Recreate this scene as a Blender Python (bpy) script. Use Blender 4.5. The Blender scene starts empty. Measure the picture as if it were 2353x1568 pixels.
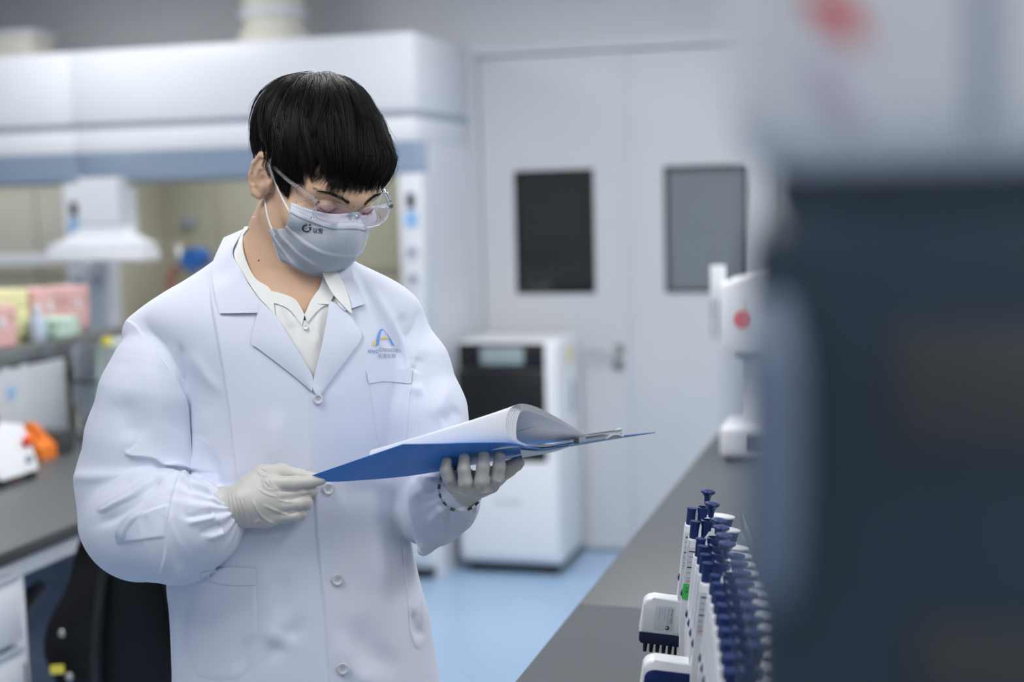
import bpy, bmesh, math, random
import numpy as np
from mathutils import Vector, Matrix
from mathutils.bvhtree import BVHTree

random.seed(7); np.random.seed(7)
S = bpy.context.scene
C = S.collection
PI = math.pi

# ------------------------------------------------------------------ camera
FPX = 2353 * 50 / 36
TH, PH, RO, CAMH = math.radians(16.0), math.radians(5.8), 0.026, 1.6
FWD = np.array([-math.sin(TH) * math.cos(PH), math.cos(TH) * math.cos(PH), -math.sin(PH)])
_r0 = np.array([math.cos(TH), math.sin(TH), 0.0])
_u0 = np.cross(_r0, FWD)
RGT = _r0 * math.cos(RO) - _u0 * math.sin(RO)
UPV = _u0 * math.cos(RO) + _r0 * math.sin(RO)
CAM = np.array([0.0, 0.0, CAMH])
cam_d = bpy.data.cameras.new('camera')
cam = bpy.data.objects.new('camera', cam_d)
C.objects.link(cam)
cam_d.lens = 50; cam_d.sensor_width = 36; cam_d.clip_start = 0.05
cam_d.dof.use_dof = True
cam_d.dof.focus_distance = 1.965
cam_d.dof.aperture_fstop = 2.0
m = Matrix.Identity(4)
for i in range(3):
    m[i][0] = RGT[i]; m[i][1] = UPV[i]; m[i][2] = -FWD[i]; m[i][3] = CAM[i]
cam.matrix_world = m
S.camera = cam

# ------------------------------------------------------------------ world and exposure
w = bpy.data.worlds.new('world'); S.world = w; w.use_nodes = True
w.node_tree.nodes['Background'].inputs[0].default_value = (0.95, 0.97, 1.0, 1)
w.node_tree.nodes['Background'].inputs[1].default_value = 0.25
S.view_settings.view_transform = 'Standard'
S.view_settings.look = 'None'
S.view_settings.exposure = 0.0
S.view_settings.gamma = 1.0
S.view_settings.use_curve_mapping = False
LAMP = 12.2          # radiance of the ceiling luminaires

# ------------------------------------------------------------------ helpers
def ray(px, py):
    return FWD + (px - 1176.5) / FPX * RGT + (784 - py) / FPX * UPV
def P(px, py, d):
    return CAM + d * ray(px, py)
def tag(o, label=None, cat=None, group=None, kind=None):
    if label: o['label'] = label
    if cat: o['category'] = cat
    if group: o['group'] = group
    if kind: o['kind'] = kind
    return o
def thing(name, label, cat, loc=(0, 0, 0), rotz=0.0, group=None, tilt=None):
    o = bpy.data.objects.new(name, None); C.objects.link(o)
    o.location = loc
    o.rotation_euler = tilt if tilt else (0, 0, rotz)
    o.empty_display_size = 0.05
    return tag(o, label, cat, group)
def link(name, me, mat=None, parent=None, smooth=False):
    o = bpy.data.objects.new(name, me); C.objects.link(o)
    if mat is not None and not me.materials: me.materials.append(mat)
    if parent is not None: o.parent = parent
    if smooth: me.polygons.foreach_set('use_smooth', [True] * len(me.polygons))
    return o
def bmobj(name, bm, mat, parent=None, smooth=False):
    me = bpy.data.meshes.new(name)
    bmesh.ops.recalc_face_normals(bm, faces=bm.faces[:])
    bm.to_mesh(me); bm.free()
    o = link(name, me, mat, parent, smooth)
    if smooth:
        try: me.set_sharp_from_angle(angle=math.radians(38))
        except Exception: pass
    return o
def _nodes(name):
    mt = bpy.data.materials.new(name); mt.use_nodes = True
    nt = mt.node_tree
    return mt, nt, nt.nodes['Principled BSDF']
def mat(name, col, rough=0.5, metal=0.0, var=0.04, scale=30.0, bump=0.0, bscale=200.0, spec=0.5, trans=0.0, ior=1.45,
        alpha=1.0, emit=None, estr=0.0, coat=0.0, sss=0.0, sheen=0.0, dist=0.001):
    mt, nt, b = _nodes(name)
    tc = nt.nodes.new('ShaderNodeTexCoord')
    nz = nt.nodes.new('ShaderNodeTexNoise'); nz.inputs['Scale'].default_value = scale; nz.inputs['Detail'].default_value = 3
    nt.links.new(tc.outputs['Object'], nz.inputs['Vector'])
    mx = nt.nodes.new('ShaderNodeMix'); mx.data_type = 'RGBA'
    c = np.array(col[:3], float)
    mx.inputs[6].default_value = (*np.clip(c * (1 - var), 0, 1), 1)
    mx.inputs[7].default_value = (*np.clip(c * (1 + var), 0, 1), 1)
    nt.links.new(nz.outputs['Fac'], mx.inputs[0]); nt.links.new(mx.outputs[2], b.inputs['Base Color'])
    b.inputs['Roughness'].default_value = rough; b.inputs['Metallic'].default_value = metal
    b.inputs['Specular IOR Level'].default_value = spec; b.inputs['IOR'].default_value = ior
    b.inputs['Transmission Weight'].default_value = trans; b.inputs['Alpha'].default_value = alpha
    b.inputs['Coat Weight'].default_value = coat
    b.inputs['Sheen Weight'].default_value = sheen
    if sss:
        b.inputs['Subsurface Weight'].default_value = sss
        b.inputs['Subsurface Radius'].default_value = (0.012, 0.006, 0.004)
        b.inputs['Subsurface Scale'].default_value = 0.5
    if emit is not None:
        b.inputs['Emission Color'].default_value = (*emit, 1); b.inputs['Emission Strength'].default_value = estr
    if bump:
        n2 = nt.nodes.new('ShaderNodeTexNoise'); n2.inputs['Scale'].default_value = bscale; n2.inputs['Detail'].default_value = 4
        nt.links.new(tc.outputs['Object'], n2.inputs['Vector'])
        bp = nt.nodes.new('ShaderNodeBump'); bp.inputs['Strength'].default_value = bump; bp.inputs['Distance'].default_value = dist
        nt.links.new(n2.outputs['Fac'], bp.inputs['Height']); nt.links.new(bp.outputs['Normal'], b.inputs['Normal'])
    return mt
# shapes added to a bmesh ------------------------------------------------
def _bevel(bm, vs, r, seg=2):
    es = list({e for v in vs for e in v.link_edges})
    bmesh.ops.bevel(bm, geom=es, offset=r, segments=seg, profile=0.5, affect='EDGES', clamp_overlap=True)
def bx(bm, x0, x1, y0, y1, z0, z1, r=0.0, seg=2):
    res = bmesh.ops.create_cube(bm, size=1.0)
    vs = res['verts']
    for v in vs:
        v.co = Vector((x0 + (v.co.x + .5) * (x1 - x0), y0 + (v.co.y + .5) * (y1 - y0), z0 + (v.co.z + .5) * (z1 - z0)))
    if r: _bevel(bm, vs, min(r, .49 * min(abs(x1 - x0), abs(y1 - y0), abs(z1 - z0))), seg)
def box(name, mt, parent, x0, x1, y0, y1, z0, z1, r=0.0, seg=2):
    bm = bmesh.new(); bx(bm, x0, x1, y0, y1, z0, z1, r, seg)
    return bmobj(name, bm, mt, parent, smooth=bool(r))
def prism(bm, pts, axis, a0, a1, r=0.0, seg=2):
    """polygon pts (2D) extruded along axis ('x','y','z') from a0 to a1"""
    def mk(p, a):
        if axis == 'y': return Vector((p[0], a, p[1]))
        if axis == 'x': return Vector((a, p[0], p[1]))
        return Vector((p[0], p[1], a))
    A = [bm.verts.new(mk(p, a0)) for p in pts]; B = [bm.verts.new(mk(p, a1)) for p in pts]
    n = len(pts); fs = [bm.faces.new(A), bm.faces.new(B[::-1])]
    for i in range(n): bm.faces.new([A[i], B[i], B[(i + 1) % n], A[(i + 1) % n]])
    if r:
        cap = [e for f in fs for e in f.edges]
        bmesh.ops.bevel(bm, geom=cap, offset=r, segments=seg, profile=0.5, affect='EDGES', clamp_overlap=True)
def prism_o(name, mt, parent, pts, axis, a0, a1, r=0.0, smooth=True):
    bm = bmesh.new(); prism(bm, pts, axis, a0, a1, r)
    return bmobj(name, bm, mt, parent, smooth=smooth)
def lathe(bm, prof, c=(0, 0, 0), axis='z', n=24, cap=True):
    rings = []
    for (r, h) in prof:
        ring = []
        for k in range(n):
            a = 2 * PI * k / n
            u, v = r * math.cos(a), r * math.sin(a)
            p = (u, v, h) if axis == 'z' else ((h, u, v) if axis == 'x' else (u, h, v))
            ring.append(bm.verts.new((p[0] + c[0], p[1] + c[1], p[2] + c[2])))
        rings.append(ring)
    for a, b in zip(rings[:-1], rings[1:]):
        for k in range(n): bm.faces.new([a[k], a[(k + 1) % n], b[(k + 1) % n], b[k]])
    if cap:
        bm.faces.new(rings[0][::-1]); bm.faces.new(rings[-1])
def lathe_o(name, mt, parent, prof, c=(0, 0, 0), axis='z', n=24):
    bm = bmesh.new(); lathe(bm, prof, c, axis, n)
    return bmobj(name, bm, mt, parent, smooth=True)
def tube(bm, pts, rad, n=8, closed=False):
    pts = [Vector(p) for p in pts]; m = len(pts)
    rads = rad if hasattr(rad, '__len__') else [rad] * m
    up = None; rings = []
    for i, p in enumerate(pts):
        if closed: t = pts[(i + 1) % m] - pts[i - 1]
        else: t = pts[min(i + 1, m - 1)] - pts[max(i - 1, 0)]
        t.normalize()
        if up is None:
            up = t.orthogonal().normalized()
        up = (up - t * up.dot(t))
        if up.length < 1e-6: up = t.orthogonal()
        up.normalize(); s = t.cross(up)
        rings.append([bm.verts.new(p + (up * math.cos(2 * PI * k / n) + s * math.sin(2 * PI * k / n)) * rads[i]) for k in range(n)])
    for i in range(m if closed else m - 1):
        a, b = rings[i], rings[(i + 1) % m]
        for k in range(n): bm.faces.new([a[k], a[(k + 1) % n], b[(k + 1) % n], b[k]])
    if not closed:
        bm.faces.new(rings[0][::-1]); bm.faces.new(rings[-1])
def tube_o(name, mt, parent, pts, rad, n=8, closed=False):
    bm = bmesh.new(); tube(bm, pts, rad, n, closed)
    return bmobj(name, bm, mt, parent, smooth=True)
def smooth_path(pts, k=6):
    """Catmull-Rom through pts"""
    p = [np.array(q, float) for q in pts]; out = []
    for i in range(len(p) - 1):
        a, b, c, d = p[max(i - 1, 0)], p[i], p[i + 1], p[min(i + 2, len(p) - 1)]
        for j in range(k):
            t = j / k
            out.append(0.5 * ((2 * b) + (c - a) * t + (2 * a - 5 * b + 4 * c - d) * t * t + (3 * b - a - 3 * c + d) * t ** 3))
    out.append(p[-1])
    return out
def text_geo(body, size=1.0, align='LEFT', bold=0.0):
    """verts (n,2) and faces of a line of lettering"""
    cu = bpy.data.curves.new('lettering', 'FONT'); cu.body = body; cu.size = size; cu.align_x = align
    cu.resolution_u = 3; cu.offset = bold
    o = bpy.data.objects.new('lettering', cu); C.objects.link(o)
    dg = bpy.context.evaluated_depsgraph_get(); dg.update()
    me = bpy.data.meshes.new_from_object(o.evaluated_get(dg))
    v = np.array([p.co[:2] for p in me.vertices]) if len(me.vertices) else np.zeros((0, 2))
    fs = [tuple(p.vertices) for p in me.polygons]
    bpy.data.objects.remove(o); bpy.data.curves.remove(cu); bpy.data.meshes.remove(me)
    return v, fs
def copy_tree(o, parent=None):
    c = o.copy(); C.objects.link(c)
    if parent is not None: c.parent = parent
    for ch in list(o.children): copy_tree(ch, c)
    return c

# ------------------------------------------------------------------ materials
M = dict(
    wall=mat('painted_wall_panel', (0.56, 0.575, 0.59), 0.55, var=0.015, scale=3),
    ceil=mat('ceiling_tile', (0.78, 0.80, 0.82), 0.8, var=0.02),
    floor=mat('blue_vinyl_floor', (0.36, 0.505, 0.70), 0.32, var=0.03, scale=4, bump=0.05, bscale=60),
    door=mat('door_paint', (0.60, 0.615, 0.635), 0.45, var=0.01, scale=4),
    trim=mat('door_frame_paint', (0.56, 0.59, 0.62), 0.45, var=0.01),
    white=mat('white_enamel', (0.74, 0.765, 0.81), 0.35, var=0.012, scale=6),
    white2=mat('white_plastic', (0.83, 0.845, 0.87), 0.32, var=0.012, scale=12),
    gap=mat('panel_gap', (0.38, 0.42, 0.50), 0.6),
    bluegrey=mat('blue_grey_sash_panel', (0.40, 0.50, 0.63), 0.35, var=0.02, scale=4),
    cream=mat('cream_liner', (0.52, 0.50, 0.40), 0.5, var=0.03, scale=5),
    cream2=mat('cream_duct', (0.74, 0.72, 0.64), 0.5, var=0.03, scale=8),
    black=mat('black_plastic', (0.012, 0.013, 0.014), 0.35, var=0.1),
    blackm=mat('black_fabric', (0.010, 0.011, 0.012), 0.6, var=0.15, bump=0.2, bscale=300),
    dark=mat('dark_grey_plastic', (0.055, 0.06, 0.065), 0.45, var=0.06),
    bench=mat('dark_grey_worktop', (0.080, 0.090, 0.096), 0.42, var=0.05, scale=40, bump=0.04, bscale=400),
    benchedge=mat('worktop_edge', (0.05, 0.052, 0.052), 0.5, var=0.05),
    steel=mat('brushed_steel', (0.55, 0.55, 0.54), 0.3, 1.0, var=0.04),
    brass=mat('satin_nickel', (0.42, 0.40, 0.36), 0.35, 0.9, var=0.04),
    navy=mat('navy_plastic', (0.004, 0.020, 0.120), 0.36, var=0.05, scale=40),
    navy2=mat('dark_navy_plastic', (0.004, 0.010, 0.048), 0.4, var=0.05),
    rubber=mat('black_rubber', (0.010, 0.010, 0.011), 0.5),
    label=mat('paper_label', (0.66, 0.69, 0.72), 0.6, var=0.015),
    ink=mat('black_ink', (0.035, 0.04, 0.05), 0.6),
    redink=mat('pale_red_ink', (0.62, 0.38, 0.38), 0.6),
    green=mat('green_tape', (0.06, 0.58, 0.12), 0.5, var=0.03),
    red=mat('red_plastic', (0.78, 0.06, 0.03), 0.4),
    redlogo=mat('red_print', (0.72, 0.08, 0.07), 0.4),
    mauve=mat('mauve_print', (0.55, 0.50, 0.62), 0.4),
    orange=mat('orange_plastic', (0.85, 0.22, 0.03), 0.4),
    yellow=mat('yellow_sticker', (0.85, 0.72, 0.10), 0.5),
    paleyellow=mat('pale_yellow_plastic', (0.85, 0.80, 0.45), 0.4),
    pink=mat('pink_plastic', (0.78, 0.46, 0.44), 0.4, var=0.05),
    palegreen=mat('pale_green_plastic', (0.52, 0.70, 0.58), 0.4),
    paleblue=mat('pale_blue_plastic', (0.55, 0.63, 0.75), 0.4),
    skyblue=mat('sky_blue_sticker', (0.28, 0.50, 0.80), 0.5),
    blueclip=mat('blue_plastic', (0.03, 0.13, 0.42), 0.4),
    hose=mat('red_brown_hose', (0.35, 0.14, 0.11), 0.5),
    acryl=mat('clear_acrylic', (0.86, 0.90, 0.93), 0.08, trans=1.0, ior=1.12, var=0.005),
    glass=mat('shelf_glass', (0.80, 0.88, 0.88), 0.05, trans=1.0, ior=1.2, var=0.005),
    frost=mat('frosted_acrylic', (0.80, 0.85, 0.90), 0.4, alpha=0.55, var=0.01),
    pane=mat('dark_window_glass', (0.012, 0.018, 0.019), 0.06, spec=0.9, coat=0.6),
    paneg=mat('grey_window_glass', (0.20, 0.225, 0.245), 0.16, spec=0.6),  # one even grey over the whole pane
    slate=mat('slate_blue_housing', (0.026, 0.046, 0.070), 0.42, var=0.06, scale=10, coat=0.15),
    slate2=mat('steel_blue_panel', (0.15, 0.19, 0.27), 0.4, var=0.04, scale=10),
    lamp=mat('lamp_diffuser', (0.9, 0.9, 0.9), 0.6, emit=(1.0, 0.992, 0.985), estr=LAMP),
    hoodfill=mat('hood_fill_glow', (0.9, 0.9, 0.9), 0.6, emit=(1.0, 0.98, 0.92), estr=7.5),  # glow of the unseen strip added inside the hoods
    sash=mat('sash_glass', (0.80, 0.86, 0.86), 0.05, alpha=0.10, spec=0.6),
    screen=mat('lcd_panel', (0.34, 0.40, 0.41), 0.3),
)

# ------------------------------------------------------------------ the room
YW, XL, XR, YF, ZC = 6.13, -6.2, 2.4, -2.2, 2.85
def struct(name, mt, *a, label=None, r=0.0):
    o = box(name, mt, None, *a, r=r); o['kind'] = 'structure'
    if label: o['label'] = label
    return o
struct('floor', M['floor'], XL, XR, YF, YW + 0.1, -0.1, 0.0, label='light blue vinyl laboratory floor')
struct('ceiling', M['ceil'], XL, XR, YF, YW + 0.1, ZC, ZC + 0.1, label='white ceiling above the laboratory')
DX0, DXM, DX1, DZ = -1.885, -1.215, -0.545, 2.222     # double door opening
wb = bmesh.new()
bx(wb, XL, DX0 - 0.05, YW, YW + 0.1, 0, ZC); bx(wb, DX1 + 0.05, XR, YW, YW + 0.1, 0, ZC); bx(wb, DX0 - 0.05, DX1 + 0.05, YW, YW + 0.1, DZ + 0.05, ZC)
o = bmobj('wall_back', wb, M['wall']); tag(o, 'grey white panelled wall behind the double door', kind='structure')
struct('wall_left', M['wall'], XL - 0.1, XL, YF, YW + 0.1, 0, ZC, label='grey white wall on the fume hood side')
struct('wall_right', M['wall'], XR, XR + 0.1, YF, YW + 0.1, 0, ZC, label='grey white wall beyond the right bench')
bm = bmesh.new()
bx(bm, DX0 - 0.05, DX0, YW - 0.012, YW + 0.1, 0, DZ + 0.05); bx(bm, DX1, DX1 + 0.05, YW - 0.012, YW + 0.1, 0, DZ + 0.05)
bx(bm, DX0, DX1, YW - 0.012, YW + 0.1, DZ, DZ + 0.05)
tag(bmobj('trim_1', bm, M['trim']), 'grey frame around the double door', kind='structure')
bm = bmesh.new(); bx(bm, XL, DX0 - 0.06, YW - 0.012, YW, 0, 0.08); bx(bm, DX1 + 0.06, XR, YW - 0.012, YW, 0, 0.08)
tag(bmobj('baseboard_back', bm, M['trim']), 'grey skirting along the back wall', kind='structure')

def door(name, x0, x1, wx0, wx1, pane, label):
    t = bpy.data.objects.new(name, None); C.objects.link(t); t.location = ((x0 + x1) / 2, YW + 0.03, 0)
    tag(t, label, kind='structure')
    ox = (x0 + x1) / 2
    bm = bmesh.new()
    z0, z1 = 1.165, 1.712
    a, b, c, d = x0 - ox + .004, x1 - ox - .004, wx0 - ox, wx1 - ox
    bx(bm, a, c, -.02, .03, .012, DZ - .006); bx(bm, d, b, -.02, .03, .012, DZ - .006)
    bx(bm, c, d, -.02, .03, .012, z0); bx(bm, c, d, -.02, .03, z1, DZ - .006)
    bmobj('leaf', bm, M['door'], t)
    bm = bmesh.new()
    f = .013
    bx(bm, c, c + f, -.023, .0, z0, z1); bx(bm, d - f, d, -.023, .0, z0, z1)
    bx(bm, c + f, d - f, -.023, .0, z0, z0 + f); bx(bm, c + f, d - f, -.023, .0, z1 - f, z1)
    bmobj('window_frame', bm, M['black'], t)
    box('window_pane', pane, t, c + f, d - f, -.008, .004, z0 + f, z1 - f)
    return t, ox
t, ox = door('door_1', DX0, DXM, -1.731, -1.370, M['pane'], 'left leaf of the grey double door with a dark window')
hx = -1.272 - ox
h = lathe_o('handle', M['brass'], t, [(.026, -.028), (.026, -.02)], (hx, 0, .915), 'y')
bm = bmesh.new(); tube(bm, smooth_path([(hx, -.025, .915), (hx, -.065, .915), (hx - .02, -.072, .915), (hx - .13, -.072, .912)], 5), .009)
bmobj('lever', bm, M['steel'], h, True)
h = lathe_o('lock', M['brass'], t, [(.026, -.028), (.026, -.02)], (hx, 0, .845), 'y')
box('keyhole', M['black'], h, hx - .004, hx + .004, -.0295, -.027, .835, .855)
t, ox = door('door_2', DXM, DX1, -1.058, -0.697, M['paneg'], 'right leaf of the grey double door with a grey window')
box('astragal', M['trim'], t, DXM - ox - .012, DXM - ox + .012, -.026, -.02, .012, DZ - .006)
# corridor behind the panes
box('wall_corridor', M['dark'], None, DX0 - .3, DX1 + .3, YW + .5, YW + .55, 0, ZC)['kind'] = 'structure'

# ceiling luminaires -----------------------------------------------------
def lamp(x, y, label):
    t = thing('ceiling_light', label, 'ceiling light', (x, y, ZC - .05), group='recessed ceiling light panels')
    bm = bmesh.new()
    for s in (-1, 1):
        bx(bm, s * .30 - .012, s * .30 + .012, -.612, .612, 0, .05); bx(bm, -.288, .288, s * .6 - .012, s * .6 + .012, 0, .05)
    bmobj('frame', bm, M['white'], t)
    box('diffuser', M['lamp'], t, -.288, .288, -.588, .588, .012, .02)
LX = {-3.3: 'row over the left bench', -1.25: 'row over the aisle', 0.9: 'row over the right bench'}
LY = {-1.2: 'behind the photographer', 0.7: 'nearest the camera', 2.9: 'above the middle of the room', 4.4: 'nearest the back wall'}
for x, a in LX.items():
    for y, b in LY.items():
        if (x < -3 and y < 4) or (x < 0 and y < 0): continue
        lamp(x, y, 'white ceiling light panel, %s, %s' % (a, b))

# ------------------------------------------------------------------ fume hoods
HY = 5.412; HX1 = -1.93; HXM = -3.487; HX0 = -5.05
def fume_hood(x0, x1, label, sash_z):
    t = thing('fume_hood', label, 'fume hood', ((x0 + x1) / 2, (HY + YW) / 2, 0), group='white fume hoods along the back wall')
    ox, oy = (x0 + x1) / 2, (HY + YW) / 2
    a, b, f, k = x0 - ox, x1 - ox, HY - oy, YW - .02 - oy
    top = 2.262
    bm = bmesh.new(); bx(bm, a, b, f, k, 1.955, top, .004); bmobj('upper_panel', bm, M['white'], t, True)
    box('panel_gap', M['gap'], t, a + .003, b - .003, f + .014, k, 1.924, 1.956)
    box('light_band', M['white'], t, a, b, f, k, 1.832, 1.925, .003)
    pts = [(f + .002, 1.832), (f + .14, 1.832), (f + .14, 1.70), (f + .09, 1.70), (f + .055, 1.715)]
    prism_o('sash_header', M['bluegrey'], t, pts, 'x', a + .002, b - .002, .003)
    # posts
    for s, (p0, p1) in enumerate(((a, a + .10), (b - .10, b))):
        po = box('post', M['white'], t, p0, p1, f + .05, f + .16, .86, 1.705, .004)
        box('switch', M['dark'], po, p0 + .035, p0 + .07, f + .045, f + .052, 1.565, 1.625)
        box('sticker', M['skyblue'], po, p0 + .027, p0 + .08, f + .046, f + .051, 1.49, 1.55)
        for z in (1.395, 1.285):
            lathe_o('knob', M['gap'], po, [(.017, 0), (.017, -.02), (.012, -.026)], (p0 + .055, f + .05, z), 'y', 16)
    # side walls, liner
    for p0, p1 in ((a, a + .03), (b - .03, b)):
        box('side_panel', M['white'], t, p0, p1, f + .16, k, .0, 1.832)
    box('back_liner', M['cream'], t, a + .03, b - .03, k - .03, k, .9, 1.83)
    for p0, p1 in ((a + .03, a + .05), (b - .05, b - .03)):
        box('side_liner', M['cream'], t, p0, p1, f + .16, k - .03, .9, 1.83)
    for fx in (-.45, .12, .5):
        box('baffle', M['cream'], t, fx - .004, fx + .004, k - .045, k - .03, .95, 1.69)
    box('baffle_rail', M['cream'], t, a + .05, b - .05, k - .045, k - .03, 1.285, 1.31)
    lathe_o('spigot', M['gap'], t, [(.03, 0), (.03, -.04), (.02, -.05)], (-.165, k - .03, 1.535), 'y', 16)
    lathe_o('spigot', M['gap'], t, [(.03, 0), (.03, -.04), (.02, -.05)], (-.60, k - .03, 1.52), 'y', 16)
    box('added_hood_lamp', M['hoodfill'], t, a + .25, b - .25, f + .22, f + .30, 1.80, 1.828)  # unseen glowing strip, added to brighten the hood interior
    box('work_surface', M['bench'], t, a + .03, b - .03, f, k, .86, .9, .004)
    base = box('base_cabinet', M['white'], t, a + .03, b - .03, f + .1, k, .06, .86)
    for i in range(3):
        w3 = (b - a - .06) / 3; x = a + .03 + i * w3
        d = box('cabinet_door', M['white'], t, x + .004, x + w3 - .004, f + .08, f + .1, .09, .84, .004)
        tube_o('handle', M['steel'], d, [(x + w3 - .05, f + .08, .62), (x + w3 - .05, f + .055, .62), (x + w3 - .05, f + .055, .76), (x + w3 - .05, f + .08, .76)], .005)
    box('plinth', M['dark'], t, a + .05, b - .05, f + .14, k, 0, .06)
    # sliding sash
    s = bmesh.new()
    box('sash_glass', M['sash'], t, a + .11, b - .11, f + .075, f + .081, sash_z, max(1.70, sash_z + .04))
    bm = bmesh.new(); bx(bm, a + .1, b - .1, f + .06, f + .095, sash_z - .045, sash_z, .005); bmobj('sash_handle', bm, M['white'], t, True)
    return t
fume_hood(HXM, HX1, 'wide white fume hood behind the researcher, next to the grey double door', 1.775)
fume_hood(HX0, HXM, 'white fume hood at the left edge with its sash half lowered', 1.40)
# exhaust duct over the right hood
t = thing('exhaust_duct', 'cream round exhaust duct rising from the hood top', 'duct', (-2.70, 5.78, 2.262))
lathe_o('collar', M['cream2'], t, [(.155, 0), (.155, .07), (.14, .08)], n=32)
lathe_o('elbow', M['cream2'], t, [(.13, .08), (.135, .30), (.13, .588)], n=32)
lathe_o('ring', M['white'], t, [(.138, .135), (.15, .14), (.15, .165), (.138, .17)], n=32)
t = thing('junction_box', 'cream junction box on top of the left hood', 'junction box', (-4.05, 5.80, 2.262))
box('case', M['cream2'], t, -.19, .19, -.1, .1, 0, .13, .006); box('lid', M['white'], t, -.2, .2, -.11, .11, .13, .15, .004)
# extraction canopy on the post between the hoods
t = thing('extraction_canopy', 'flared white extraction canopy on the post between the hoods', 'canopy', (-3.30, 5.312, 1.378))
bm = bmesh.new()
prof = [(-.225, -.075, .03), (-.225, -.075, .062), (-.20, -.06, .072), (-.135, -.04, .105), (-.100, -.03, .14), (-.095, -.03, .15), (-.095, -.03, .346)]
rings = []
for (x, y, z) in prof:
    rings.append([bm.verts.new(p) for p in ((x, y, z), (-x, y, z), (-x, .045, z), (x, .045, z))])
for a, b in zip(rings[:-1], rings[1:]):
    for k in range(4): bm.faces.new([a[k], a[(k + 1) % 4], b[(k + 1) % 4], b[k]])
bm.faces.new(rings[-1]); bm.faces.new(rings[0][::-1])
bmobj('hood', bm, M['white'], t)
box('seam', M['gap'], t, -.097, .097, -.032, .045, .146, .152)
bm = bmesh.new(); bx(bm, -.238, .238, -.09, .045, -.004, .03, .006); bmobj('rim', bm, M['white2'], t, True)
box('bracket', M['white'], t, -.10, .10, .045, .104, .0, .30)
# things inside the right hood
t = thing('gas_tap', 'blue tap on a grey stem inside the right fume hood', 'tap', (-3.10, 5.75, .9))
lathe_o('stem', M['gap'], t, [(.035, 0), (.03, .05), (.03, .42), (.02, .43)]); lathe_o('handle', M['blueclip'], t, [(.05, -.05), (.05, .05)], (0, -.02, .46), 'y')
t = thing('rubber_hose', 'red brown rubber hose standing in the right fume hood', 'hose', (-3.22, 5.72, .9))
tube_o('hose', M['hose'], t, smooth_path([(0, 0, 0), (.01, 0, .2), (-.01, .0, .36), (.02, .03, .44)], 5), .018)
lathe_o('fitting', M['steel'], t, [(.022, .42), (.022, .50), (.012, .52)], (.02, .03, 0))

# ------------------------------------------------------------------ incubator cabinet by the door
t = thing('incubator_cabinet', 'white lab cabinet with black glass front and display beside the door', 'incubator', (-1.66, 5.885, 0))
a, b, f, k = -.215, .225, -.205, .205
box('body', M['white2'], t, a, b, f, k, .05, .995, .012, 3)
box('control_panel', M['black'], t, a + .01, .172, f - .012, f + .02, .88, .990, .006)
box('display', M['screen'], t, -.105, .083, f - .016, f - .008, .902, .974, .003)
d = box('door', M['white2'], t, a + .002, b - .015, f - .022, f, .075, .488, .01, 3)
box('glass_window', M['black'], t, a + .004, .172, f - .014, f + .01, .49, .876, .004)
box('hinge_strip', M['white2'], t, .172, .223, f - .016, f + .01, .075, .978, .006)
box('sticker', M['yellow'], t, b, b + .002, -.03, .03, .885, .955)
box('side_vent', M['gap'], t, b - .001, b + .003, .02, .08, .66, .80)
box('lettering_plate', M['label'], t, -.06, .06, f - .024, f - .021, .31, .33)
for x in (a + .05, b - .05):
    for y in (f + .05, k - .05): lathe_o('foot', M['rubber'], t, [(.02, 0), (.02, .06)], (x, y, 0), n=12)
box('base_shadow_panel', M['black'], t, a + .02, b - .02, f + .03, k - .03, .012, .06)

# ------------------------------------------------------------------ left bench
LBX0, LBX1 = -3.35, -1.88
LBY0, LBY1 = 1.0, 4.6
t = thing('worktop', 'dark grey worktop of the left bench', 'worktop', ((LBX0 + LBX1) / 2, 2.8, .84))
box('slab', M['bench'], t, -(LBX1 - LBX0) / 2, (LBX1 - LBX0) / 2 - .004, LBY0 - 2.8, LBY1 - 2.8, .0, .03, .003)
box('edge_strip', M['benchedge'], t, (LBX1 - LBX0) / 2 - .004, (LBX1 - LBX0) / 2, LBY0 - 2.8, LBY1 - 2.8, .0, .028, .001)
def drawer_unit(y0, y1, label):
    t = thing('drawer_unit', label, 'drawer unit', (-2.2, (y0 + y1) / 2, 0), group='white drawer units under the left bench')
    h = (y1 - y0) / 2
    box('carcass', M['white'], t, -.3, .30, -h, h, .08, .838, .003); box('plinth', M['dark'], t, -.28, .26, -h, h, 0, .08)
    for i, (z0, z1) in enumerate(((.665, .815), (.50, .655), (.30, .49), (.09, .29))):
        d = box('drawer_front', M['white'], t, .30, .322, -h + .045, h - .045, z0, z1 - .012, .006)
        box('handle_groove', M['gap'], d, .302, .325, -h + .05, h - .05, z1 - .012, z1 - .004)
    box('hinge', M['dark'], t, .30, .306, h - .03, h - .018, .50, .60)
drawer_unit(2.12, 2.66, 'white drawer unit under the left bench, beside the black chair')
drawer_unit(1.55, 2.10, 'white drawer unit under the left bench, nearest the photographer')
drawer_unit(3.9, 4.45, 'white drawer unit under the left bench, nearest the hoods')
t = thing('bench_frame', 'white steel apron and back panel under the left bench', 'bench frame', (-2.6, 3.28, 0))
box('apron', M['white'], t, .66, .70, -.62, .62, .795, .838); box('back_panel', M['slate2'], t, -.05, 0, -.62, .62, .1, .838)
box('stretcher', M['white'], t, -.02, .68, -.02, .02, .795, .838)

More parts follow.
